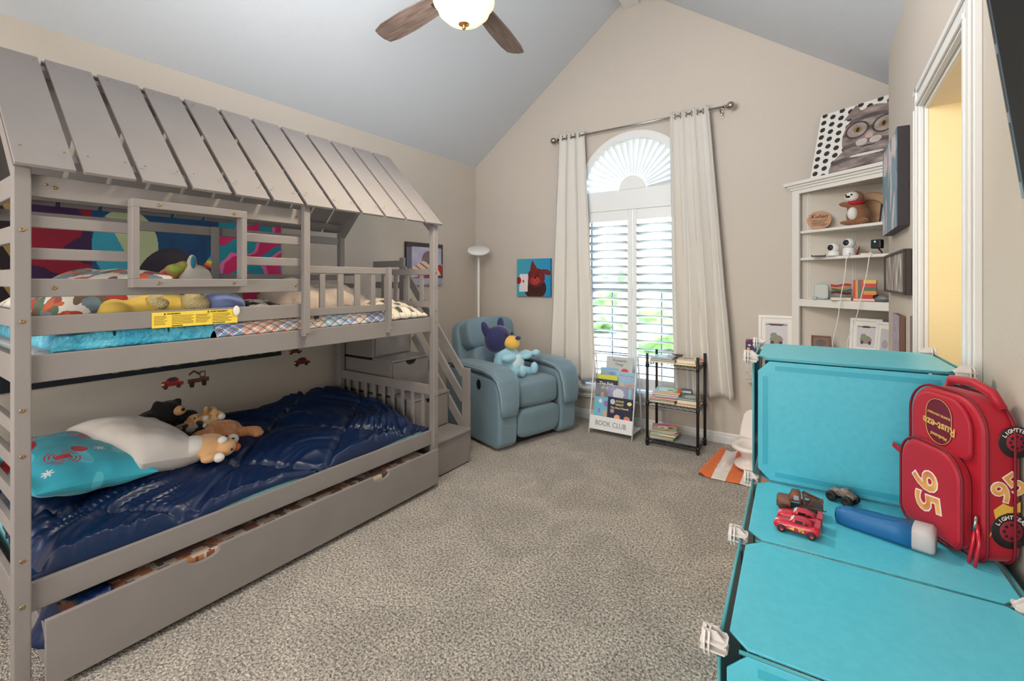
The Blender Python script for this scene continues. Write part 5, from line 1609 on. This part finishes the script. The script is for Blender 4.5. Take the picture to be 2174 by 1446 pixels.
# monster truck
t = thing('toy_monster_truck', 'tiny dark monster truck toy close to the raised cube', 'toy truck', (.045, 1.522, ZQ), radians(-30))
m = world_of(t)
mb = MB(); sweep_body(mb, m, [(-.030, .010, .018, .028), (-.026, .013, .016, .031), (-.006, .013, .016, .032), (.002, .0125, .016, .040), (.014, .0125, .016, .040), (.018, .013, .016, .031), (.030, .012, .018, .028)]); mb.build('body', mat('monster_body', (92, 80, 76), .4, col2=(150, 136, 120), nscale=120), t)
for xx in (-.019, .019):
    for s in (-1, 1): wheel(t, m, xx, s * .017, .013, .013, .006, M_tire)
    mb = MB(); mb.tube([m @ Vector((xx, -.017, .013)), m @ Vector((xx, .017, .013))], .002, 6); mb.build('axle', M_dkr, t)
# blue handle
t = thing('plastic_handle', 'blue tapered plastic handle with pale grey end lying beside the backpack', 'handle', (.14, 1.40, ZQ))
a = Vector((.028, 1.396, ZQ)); b = Vector((.204, 1.354, ZQ)); L = (b - a).length
hm = frame(a, b - a, Vector((0, 0, 1)).cross(b - a), (0, 0, 1))
mb = MB()
sweep_body(mb, hm, [(0, .010, .004, .030), (.004, .016, .001, .035), (.018, .022, 0, .040), (.06, .025, 0, .043), (.11, .028, 0, .046), (.145, .031, 0, .050)]); mb.build('grip', mat('handle_blue', (22, 98, 154), .55, bump=.1, bscale=500, bdist=.001), t)
mb = MB(); sweep_body(mb, hm, [(.1455, .0315, 0, .051), (.176, .0325, 0, .052), (.183, .029, .002, .046)]); mb.build('end_collar', mat('handle_grey', (186, 178, 178), .6), t)
mb = MB(); ring = []
for i in range(40):
    q = 2 * pi * i / 40; xx = .078 + .045 * cos(q); yy = .013 * sin(q)
    ring.append(hm @ Vector((xx, yy, .0415 + .0046 * (xx - .018) / .127 * 1.3 + .0006)))
mb.tube(ring, .0006, 4, True); mb.build('engraved_oval', mat('handle_line', (20, 84, 130), .6), t)
mb = MB(); mb.tube([hm @ Vector((.002, .012 * cos(q), .020 + .011 * sin(q))) for q in [2 * pi * i / 16 for i in range(16)]], .0025, 6, True); mb.build('hang_hole', M_turq if False else mat('hole_dark', (16, 60, 100), .6), t)

# ------------------------------------------------------------------ red backpack
bpk = thing('backpack', 'red child backpack with number decals leaning against the right wall on the cubes', 'backpack', (.26, 1.44, ZQ))
fx = Vector((.464, -.886, 0)).normalized(); fn_ = Vector((-.886, -.464, 0)).normalized(); fz = Vector((0, 0, 1))
lean = Matrix.Rotation(radians(4), 3, fx)
org = Vector((.182, 1.528, ZQ))                # lower left edge of the front
BM = frame(org, fx, fz, fn_)                   # x along the front, y up, z outwards
M_bpr = mat('backpack_red', (172, 10, 38), .55, bump=.2, bscale=240, bdist=.002, sheen=.2)
M_bpd = mat('backpack_dark_red', (120, 10, 30), .6)
BW_, BH_, BDp = .21, .345, .072
def outline(w, h, r, n=8, x0=0.0, y0=0.0, rb=None):
    p = []
    rb = r if rb is None else rb
    for cx_, cy_, a0, rr_ in ((w - rb, rb, -90, rb), (w - r, h - r, 0, r), (r, h - r, 90, r), (rb, rb, 180, rb)):
        for i in range(n + 1):
            q = radians(a0 + 90 * i / n); p.append((x0 + cx_ + rr_ * cos(q), y0 + cy_ + rr_ * sin(q)))
    return p
MB().prism(outline(BW_, BH_, .075, rb=.035), BM @ Matrix.Translation((0, 0, -BDp)), BDp, smooth=True).build('main_bag', M_bpr, bpk, bevel=.014, seg=4)
MB().prism(outline(.175, .205, .06, x0=.012, y0=.012, rb=.03), BM @ Matrix.Translation((0, 0, .0005)), .030, smooth=True).build('front_pocket', M_bpr, bpk, bevel=.012, seg=4)
MB().prism(outline(.165, .125, .06, x0=.022, y0=.208, rb=.02), BM @ Matrix.Translation((0, 0, .0005)), .010, smooth=True).build('upper_panel', M_bpr, bpk, bevel=.006, seg=3)
for (w_, h_, x0_, y0_, z_, rr_, rb_) in ((BW_, BH_, 0, 0, -.004, .075, .035), (.175, .205, .012, .012, .026, .06, .03), (BW_, BH_, 0, 0, -.055, .075, .035)):
    pts = [BM @ Vector((x, y, z_)) for x, y in outline(w_ + .004, h_ + .004, rr_, x0=x0_ - .002, y0=y0_ - .002, rb=rb_)]
    MB().tube(pts, .0028, 6, True).build('piping', M_bpd, bpk)
# carry handle along the top, strap end, zip pulls
MB().tube([BM @ Vector(p) for p in ((.055, BH_ - .004, -.05), (.07, BH_ + .018, -.045), (.13, BH_ + .022, -.045), (.175, BH_ + .008, -.045), (.19, BH_ - .02, -.05))], .010, 8).build('carry_handle', M_bpr, bpk)
MB().bar(BM @ Vector((.0, .155, .01)), BM @ Vector((-.040, .168, .012)), .004, .014, (0, 0, 1)).build('strap_end', M_bpr, bpk, bevel=.002)
for dx in (0, .014):
    MB().tube([BM @ Vector((.196 + dx * .3, .085, .006)), BM @ Vector((.203 + dx, .05, .016)), BM @ Vector((.200 + dx, .002, .022))], .0035, 6).build('zip_pull', M_redp, bpk)
MB().tube([BM @ Vector((.198, .10, .006)), BM @ Vector((.200, .07, .012))], .004, 6).build('zip_slider', M_chrome, bpk)
M_gold = mat('decal_amber', (232, 176, 92), .5, col2=(196, 84, 54), nscale=9, contrast=(.4, .6))
M_wht = mat('decal_white', (232, 226, 220), .5)
def BT(s, size, x, y, z, xa, name='number', m_=None, weight=.001, sx=1.0):
    xa = radians(xa); X = Vector((cos(xa), sin(xa), 0)); Y = Vector((-sin(xa), cos(xa), 0))
    return text(s, size, BM @ frame((x, y, z), X, Y, (0, 0, 1)), m_ or M_gold, name, bpk, .0004, weight, sx=sx)
BT('95', .098, .095, .105, .0312, -80, m_=M_wht, weight=.0042); BT('95', .098, .095, .105, .0318, -80, weight=.0012)
seal = MB().prism(outline(.075, .105, .036, x0=.070, y0=.219), BM @ Matrix.Translation((0, 0, .0106)), .0008).build('seal', mat('seal_maroon', (104, 12, 40), .6), bpk)
pts = [BM @ Vector((x, y, .012)) for x, y in outline(.072, .102, .035, x0=.0715, y0=.2205)]
MB().tube(pts, .0008, 4, True).build('seal_rim', mat('seal_gold', (212, 168, 96), .5), seal)
BT('Rust-eze', .026, .108, .262, .0122, 176, 'lettering', MATS['seal_gold'], .0006)
BT('BUMPER OINTMENT', .0072, .108, .287, .0122, 176, 'lettering', MATS['seal_gold'], .0001)
BT('Medicated', .011, .108, .238, .0122, 176, 'lettering', MATS['seal_gold'], .0002)
# side panel decals: the side looks along +fx
SM = frame(BM @ Vector((BW_ + .0006, 0, 0)), -fn_, fz, fx)      # x away from the front, y up, z outwards
def ST(s, size, x, y, xa, m_, name='number', weight=.001, z=.0004):
    q = radians(xa)
    return text(s, size, SM @ frame((x, y, z), (cos(q), sin(q), 0), (-sin(q), cos(q), 0), (0, 0, 1)), m_, name, bpk, .0003, weight)
ST('95', .062, .045, .165, 38, M_wht, weight=.003); ST('95', .062, .045, .165, 38, M_gold, weight=.0008, z=.0009)
for (cx_, cy_, r_) in ((.048, .078, .036), (.058, .262, .032)):
    w = MB().lathe([(0, .0012), (r_, .001), (r_ + .001, 0)], SM @ Vector((cx_, cy_, 0)), fx, 32).build('wheel_decal', M_black, bpk)
    MB().lathe([(0, .0019), (r_ * .58, .0018), (r_ * .6, .0012)], SM @ Vector((cx_, cy_, 0)), fx, 28).build('wheel_centre', mat('decal_crimson', (150, 20, 50), .5), w)
    for k in range(8):
        q = 2 * pi * k / 8
        MB().lathe([(0, .0024), (r_ * .09, .0023), (r_ * .1, .0018)], SM @ Vector((cx_ + r_ * .38 * cos(q), cy_ + r_ * .38 * sin(q), 0)), fx, 10).build('wheel_hole', M_black, w)
    for k, ch in enumerate('LIGHTYEAR'):
        q = radians(150 - k * 15)
        text(ch, .011, SM @ frame((cx_ + r_ * .8 * cos(q), cy_ + r_ * .8 * sin(q), .0016), (sin(q), -cos(q), 0), (cos(q), sin(q), 0), (0, 0, 1)), M_wht, 'lettering', w, .0002, .0003)
fl = [(.006, .06), (.020, .10), (.016, .12), (.034, .135), (.05, .128), (.066, .14), (.066, .118), (.04, .115), (.03, .10), (.022, .085)]
MB().prism(fl, SM @ Matrix.Translation((0, 0, .0001)), .0003).build('flame_decal', MATS['decal_gold'], bpk)

# ------------------------------------------------------------------ ceiling fan
FC = Vector((-1.432, 1.703, 0))
fan = thing('ceiling_fan', 'ceiling fan with brown wooden blades and a glowing glass bowl light', 'ceiling fan', FC + Vector((0, 0, 2.6)))
M_brz = mat('fan_bronze', (96, 70, 52), .4, .7)
M_blade = mat('fan_blade_wood', (132, 112, 100), .45, col2=(86, 72, 66), nscale=5, stretch=(1.2, 14, 14), contrast=(.3, .7))
MB().tube([FC + Vector((0, 0, 2.92)), FC + Vector((0, 0, 3.93))], .014, 12).build('downrod', M_brz, fan)
MB().lathe([(.0, 2.735), (.09, 2.735), (.12, 2.76), (.135, 2.80), (.13, 2.85), (.09, 2.89), (.04, 2.92), (0, 2.93)], FC, n=32).build('motor_housing', M_brz, fan)
MB().lathe([(0, 3.85), (.03, 3.85), (.06, 3.88), (.075, 3.935), (0, 3.935)], FC, n=24).build('canopy', M_brz, fan)
for k in range(5):
    a = radians(101 + 72 * k + 1)
    d = Vector((cos(a), sin(a), 0)); p = Vector((-sin(a), cos(a), 0))
    tl = radians(11)
    pz = p * cos(tl) + Vector((0, 0, sin(tl)))
    fmx = frame(FC + Vector((0, 0, 2.775)), d, pz, d.cross(pz))
    poly = [(.155, -.045), (.24, -.058), (.42, -.07), (.60, -.068), (.672, -.055), (.685, -.02), (.683, .02), (.67, .052), (.60, .066), (.42, .068), (.24, .056), (.155, .045)]
    bl = MB().prism(poly, Matrix.Identity(4), .008)
    o = place(bl.mesh('blade'), 'blade', fan, world_of(fan).inverted() @ fmx, M_blade)
    MB().bar(fmx @ Vector((.10, 0, -.006)), fmx @ Vector((.22, 0, -.006)), .045, .006, fmx.to_3x3() @ Vector((0, 0, 1))).build('blade_bracket', M_brz, fan, bevel=.002)
gm = bpy.data.materials.new('bowl_glass'); gm.use_nodes = True
gb = gm.node_tree.nodes['Principled BSDF']
gb.inputs['Base Color'].default_value = lin((238, 234, 200)); gb.inputs['Roughness'].default_value = .35
gb.inputs['Emission Color'].default_value = lin((232, 232, 178)); gb.inputs['Emission Strength'].default_value = .62
gb.inputs['Transmission Weight'].default_value = .3
MB().lathe([(.0, 2.603), (.04, 2.606), (.085, 2.625), (.118, 2.655), (.130, 2.685), (.143, 2.70), (.146, 2.712), (.138, 2.728), (.128, 2.735)], FC, n=40).build('light_bowl', gm, fan, solid=.004)
MB().lathe([(0, 2.578), (.008, 2.58), (.010, 2.588), (.006, 2.594), (.012, 2.597), (.026, 2.602), (.028, 2.606), (0, 2.607)], FC, n=18).build('finial', mat('fan_brass', (168, 124, 74), .3, .9), fan)
ld = bpy.data.lights.new('fan_bulb', 'SPOT'); ld.energy = 62; ld.color = (1, .87, .66); ld.shadow_soft_size = .1; ld.spot_size = radians(165); ld.spot_blend = .6
lo = bpy.data.objects.new('fan_bulb', ld); COL.objects.link(lo); lo.location = FC + Vector((0, 0, 2.56))

# ------------------------------------------------------------------ plush toys on the bunks
M_pblk = mat('plush_black', (24, 22, 24), .95, sheen=.25, bump=.8, bscale=70, bdist=.01)
M_porg = mat('plush_orange', (206, 146, 96), .95, sheen=.5, col2=(178, 112, 66), nscale=16, stretch=(1, 3, 1), bump=.5, bscale=90, bdist=.005)
M_pgry = mat('plush_grey_stripe', (170, 160, 152), .95, sheen=.4, col2=(40, 36, 38), nscale=20, contrast=(.48, .54), bump=.5, bscale=90, bdist=.005)
M_ptan = mat('plush_spotted', (214, 176, 124), .95, sheen=.4, col2=(176, 124, 76), nscale=26, contrast=(.48, .55))
M_pcor = mat('plush_peach', (222, 172, 122), .95, sheen=.5)
PLUSH_DZ = -.04
plush('plush_dog', 'black plush dog with tan muzzle lying behind the white pillow', (-2.95, 1.0, .60),
      [((-2.95, .96, .65), (.09, .10, .07)), ((-2.95, 1.02, .70), (.06, .065, .055)), ((-2.93, .90, .665), (.035, .06, .035)), ((-2.92, 1.10, .65), (.04, .055, .04)), ((-2.95, .97, .735), (.02, .025, .03)), ((-2.95, 1.065, .74), (.02, .02, .022)), ((-2.88, .98, .60), (.05, .10, .04))],
      M_pblk, [('muzzle', [((-2.90, 1.055, .70), (.03, .032, .026))], M_pcor), ('nose', [((-2.872, 1.062, .708), (.008, .01, .008))], M_eye), ('eye', [((-2.897, 1.02, .728), (.006, .007, .007))], M_eye)], .009)
plush('plush_zebra', 'small grey and black striped plush lying in front of the black plush dog', (-2.80, 1.04, .59),
      [((-2.80, 1.03, .615), (.045, .07, .035), (.1, 0, -.2)), ((-2.79, 1.10, .625), (.03, .03, .03)), ((-2.77, 1.0, .59), (.02, .04, .018))],
      M_pgry, [('nose', [((-2.77, 1.125, .622), (.014, .012, .012))], M_pwh), ('eye', [((-2.765, 1.095, .638), (.006, .006, .006))], M_eye)], .007)
plush('plush_giraffe', 'tan spotted plush giraffe on its back beside the black plush dog', (-2.83, 1.15, .59),
      [((-2.82, 1.16, .62), (.055, .055, .045)), ((-2.82, 1.10, .655), (.035, .04, .028)), ((-2.80, 1.075, .65), (.022, .04, .02)), ((-2.82, 1.185, .675), (.028, .03, .03)), ((-2.78, 1.20, .655), (.03, .028, .028)), ((-2.80, 1.145, .69), (.012, .014, .03))],
      M_ptan, [('hoof', [((-2.755, 1.205, .655), (.014, .018, .018))], M_pwh), ('hoof', [((-2.79, 1.14, .655), (.016, .016, .016))], M_pwh), ('eye', [((-2.79, 1.085, .668), (.005, .005, .005))], M_eye)], .007)
plush('plush_tiger', 'orange striped plush cat sprawled at the right of the soft toy pile', (-2.68, 1.20, .57),
      [((-2.69, 1.18, .60), (.07, .09, .05), (0, 0, -.3)), ((-2.63, 1.27, .575), (.03, .085, .028), (0, 0, -.2)), ((-2.66, 1.10, .605), (.035, .085, .03), (0, 0, -.2)), ((-2.60, 1.17, .575), (.05, .045, .042)), ((-2.60, 1.32, .56), (.025, .035, .022))],
      M_porg, [('chin', [((-2.56, 1.17, .575), (.02, .032, .028))], M_pwh), ('nose', [((-2.54, 1.165, .585), (.006, .008, .006))], M_bpd), ('eye', [((-2.56, 1.14, .60), (.005, .006, .006))], M_eye)], .008)
plush('plush_corgi', 'peach and white plush corgi pillow nearest the bunk edge', (-2.50, 1.02, .55),
      [((-2.51, 1.02, .595), (.075, .10, .055)), ((-2.46, 1.09, .58), (.045, .05, .045)), ((-2.43, 1.01, .56), (.028, .045, .024), (0, 0, .2)), ((-2.49, 1.135, .575), (.024, .032, .016))],
      M_pcor, [('tummy', [((-2.515, .965, .605), (.07, .075, .052))], M_pwh), ('paw', [((-2.408, 1.04, .555), (.022, .024, .022))], M_pwh), ('paw', [((-2.44, 1.07, .625), (.02, .02, .018))], M_pwh), ('ear', [((-2.46, 1.14, .565), (.022, .024, .02))], mat('plush_rust', (190, 100, 56), .95)), ('nose', [((-2.413, 1.10, .575), (.006, .006, .006))], M_eye)], .008)
PLUSH_DZ = 0.0
# upper bunk
plush('plush_duck', 'yellow plush with fuzzy tufts lying behind the warning label', (-2.32, .72, 1.19),
      [((-2.33, .70, 1.255), (.10, .15, .065)), ((-2.33, .82, 1.25), (.09, .10, .06)), ((-2.26, .60, 1.25), (.05, .06, .05))],
      mat('plush_yellow', (226, 192, 92), .95, sheen=.4), [('tuft', [((-2.245, .735, 1.29), (.03, .03, .03)), ((-2.24, .75, 1.275), (.025, .03, .025))], mat('tuft_cream', (226, 206, 150), .98, bump=1.0, bscale=160, bdist=.01)), ('tuft', [((-2.26, .875, 1.275), (.05, .05, .045)), ((-2.25, .89, 1.265), (.04, .045, .04))], MATS['tuft_cream'])], .009)
plush('plush_seal', 'smooth blue plush lying right of the yellow plush on the upper bunk', (-2.30, 1.0, 1.19),
      [((-2.30, .99, 1.255), (.085, .10, .06)), ((-2.30, 1.05, 1.25), (.07, .05, .055))],
      mat('plush_periwinkle', (122, 138, 190), .9, sheen=.5), [('sewn_tag', [((-2.150, 1.0, 1.235), (.003, .014, .022))], M_pwh)], .009)
tu = plush('plush_unicorn', 'white plush unicorn with rainbow horn behind the small window frame', (-2.60, 1.0, 1.19),
      [((-2.60, 1.01, 1.30), (.10, .11, .11)), ((-2.60, 1.01, 1.385), (.065, .075, .065)), ((-2.56, .985, 1.455), (.014, .024, .045))],
      M_pwh, [('ear_lining', [((-2.547, .985, 1.457), (.006, .012, .03))], mat('ear_teal', (60, 150, 180), .9)), ('mane', [((-2.60, .93, 1.42), (.04, .045, .03)), ((-2.60, .90, 1.395), (.04, .04, .03)), ((-2.59, .96, 1.445), (.025, .03, .02))], mat('mane_mix', (206, 60, 110), .95, col2=(180, 206, 90), nscale=14))], .009)
hb = MB()
hc = [(206, 60, 60), (236, 150, 60), (236, 214, 80), (90, 180, 90), (80, 120, 200), (150, 90, 170)]
for k in range(6):
    hb.lathe([(.017 - .0024 * k, 0), (.018 - .0024 * k, .006), (.0155 - .0024 * k, .012)], (-2.575, 1.055 + .0045 * k, 1.432 + .0115 * k), (0.05, .36, .93), 14, hc[k])
hb.build('horn', M_vc, tu)

# ------------------------------------------------------------------ stickers on the wall under the upper bunk
def decal(label, y0, z0, y1, z1, fn):
    """flat cut-out: only cells with a colour are kept"""
    mb = MB(); n_, k_ = 44, 26
    for j in range(k_):
        for i in range(n_):
            c = fn((i + .5) / n_, (j + .5) / k_)
            if c is None: continue
            ya, yb = y0 + (y1 - y0) * i / n_, y0 + (y1 - y0) * (i + 1) / n_
            za, zb = z0 + (z1 - z0) * j / k_, z0 + (z1 - z0) * (j + 1) / k_
            x = XL + .0016
            mb.add([(x, ya, za), (x, yb, za), (x, yb, zb), (x, ya, zb)], [(0, 1, 2, 3)], c)
    o = mb.build('wall_sticker', M_vc); tag(o, label, 'sticker')
    return o
def carshape(col, dark):
    def f(u, v):
        r = None
        if .04 < u < .97 and .22 < v < .58 + .1 * sin(u * 5): r = col if noise.noise((u * 6, v * 4, 1)) < .35 else mix(col, dark, .4)
        if ell(u, v, .5, .60, .28, .30) < 1 and v > .5: r = mix(col, (240, 230, 220), .1)
        if ell(u, v, .5, .70, .2, .14) < 1: r = (60, 56, 66)
        for c in (.22, .76):
            if ell(u, v, c, .2, .10, .17) < 1: r = dark
        if .05 < u < .16 and .35 < v < .5: r = (240, 220, 150)
        return r
    return f
def truckshape(u, v):
    r = None
    if .05 < u < .95 and .25 < v < .5: r = (110, 66, 48)
    if .55 < u < .80 and .45 < v < .85: r = (124, 76, 54)
    if .60 < u < .75 and .58 < v < .76: r = (206, 196, 180)
    if abs(v - (.9 - .8 * abs(u - .3))) < .06 and .1 < u < .55: r = (86, 54, 44)
    for c in (.22, .74):
        if ell(u, v, c, .2, .11, .18) < 1: r = (54, 40, 38)
    return r
decal('red car sticker on the wall above the soft toys', 1.117, .692, 1.243, .776, carshape((178, 44, 42), (90, 50, 44)))
decal('brown tow truck sticker on the wall right of the red car sticker', 1.257, .676, 1.392, .797, truckshape)
decal('dark red car sticker on the wall near the stairs', 1.965, .70, 2.108, .778, carshape((120, 40, 36), (60, 40, 36)))
decal('small brown car sticker just below the upper bunk near the stairs', 1.925, .80, 2.04, .85, carshape((96, 50, 40), (54, 40, 36)))

# ------------------------------------------------------------------ groups of repeated things
GROUPS = {'plush': 'soft toys about the room', 'security_camera': 'white cameras on the bookcase', 'curtain': 'curtains at the window', 'toy_race_car': 'red toy race cars',
          'framed_picture': 'framed pictures on the walls', 'photo_frame': 'standing frames in the bookcase', 'canvas_painting': 'canvas paintings on the walls',
          'wall_sticker': 'stickers on the wall under the bunk', 'striped_cloth': 'folded cloths on the third shelf', 'charging_cable': 'cables hanging at the bookcase',
          'garden_shrub': 'shrubs outside the window', 'pillow': 'pillows on the bunks', 'comforter': 'comforters on the bunks'}
for o in scene.objects:
    if o.parent is None and 'label' in o:
        base = o.name.split('.')[0]
        if base == 'book':
            y = o.matrix_basis.translation
            o['group'] = 'books in the white rack' if 'rack' in o['label'] else ('books on the bookcase' if y.x > -.5 else 'books on the wire shelf')
        elif base.startswith('plush_'): o['group'] = GROUPS['plush']
        elif base in GROUPS and base != 'curtain_rod': o['group'] = GROUPS[base]
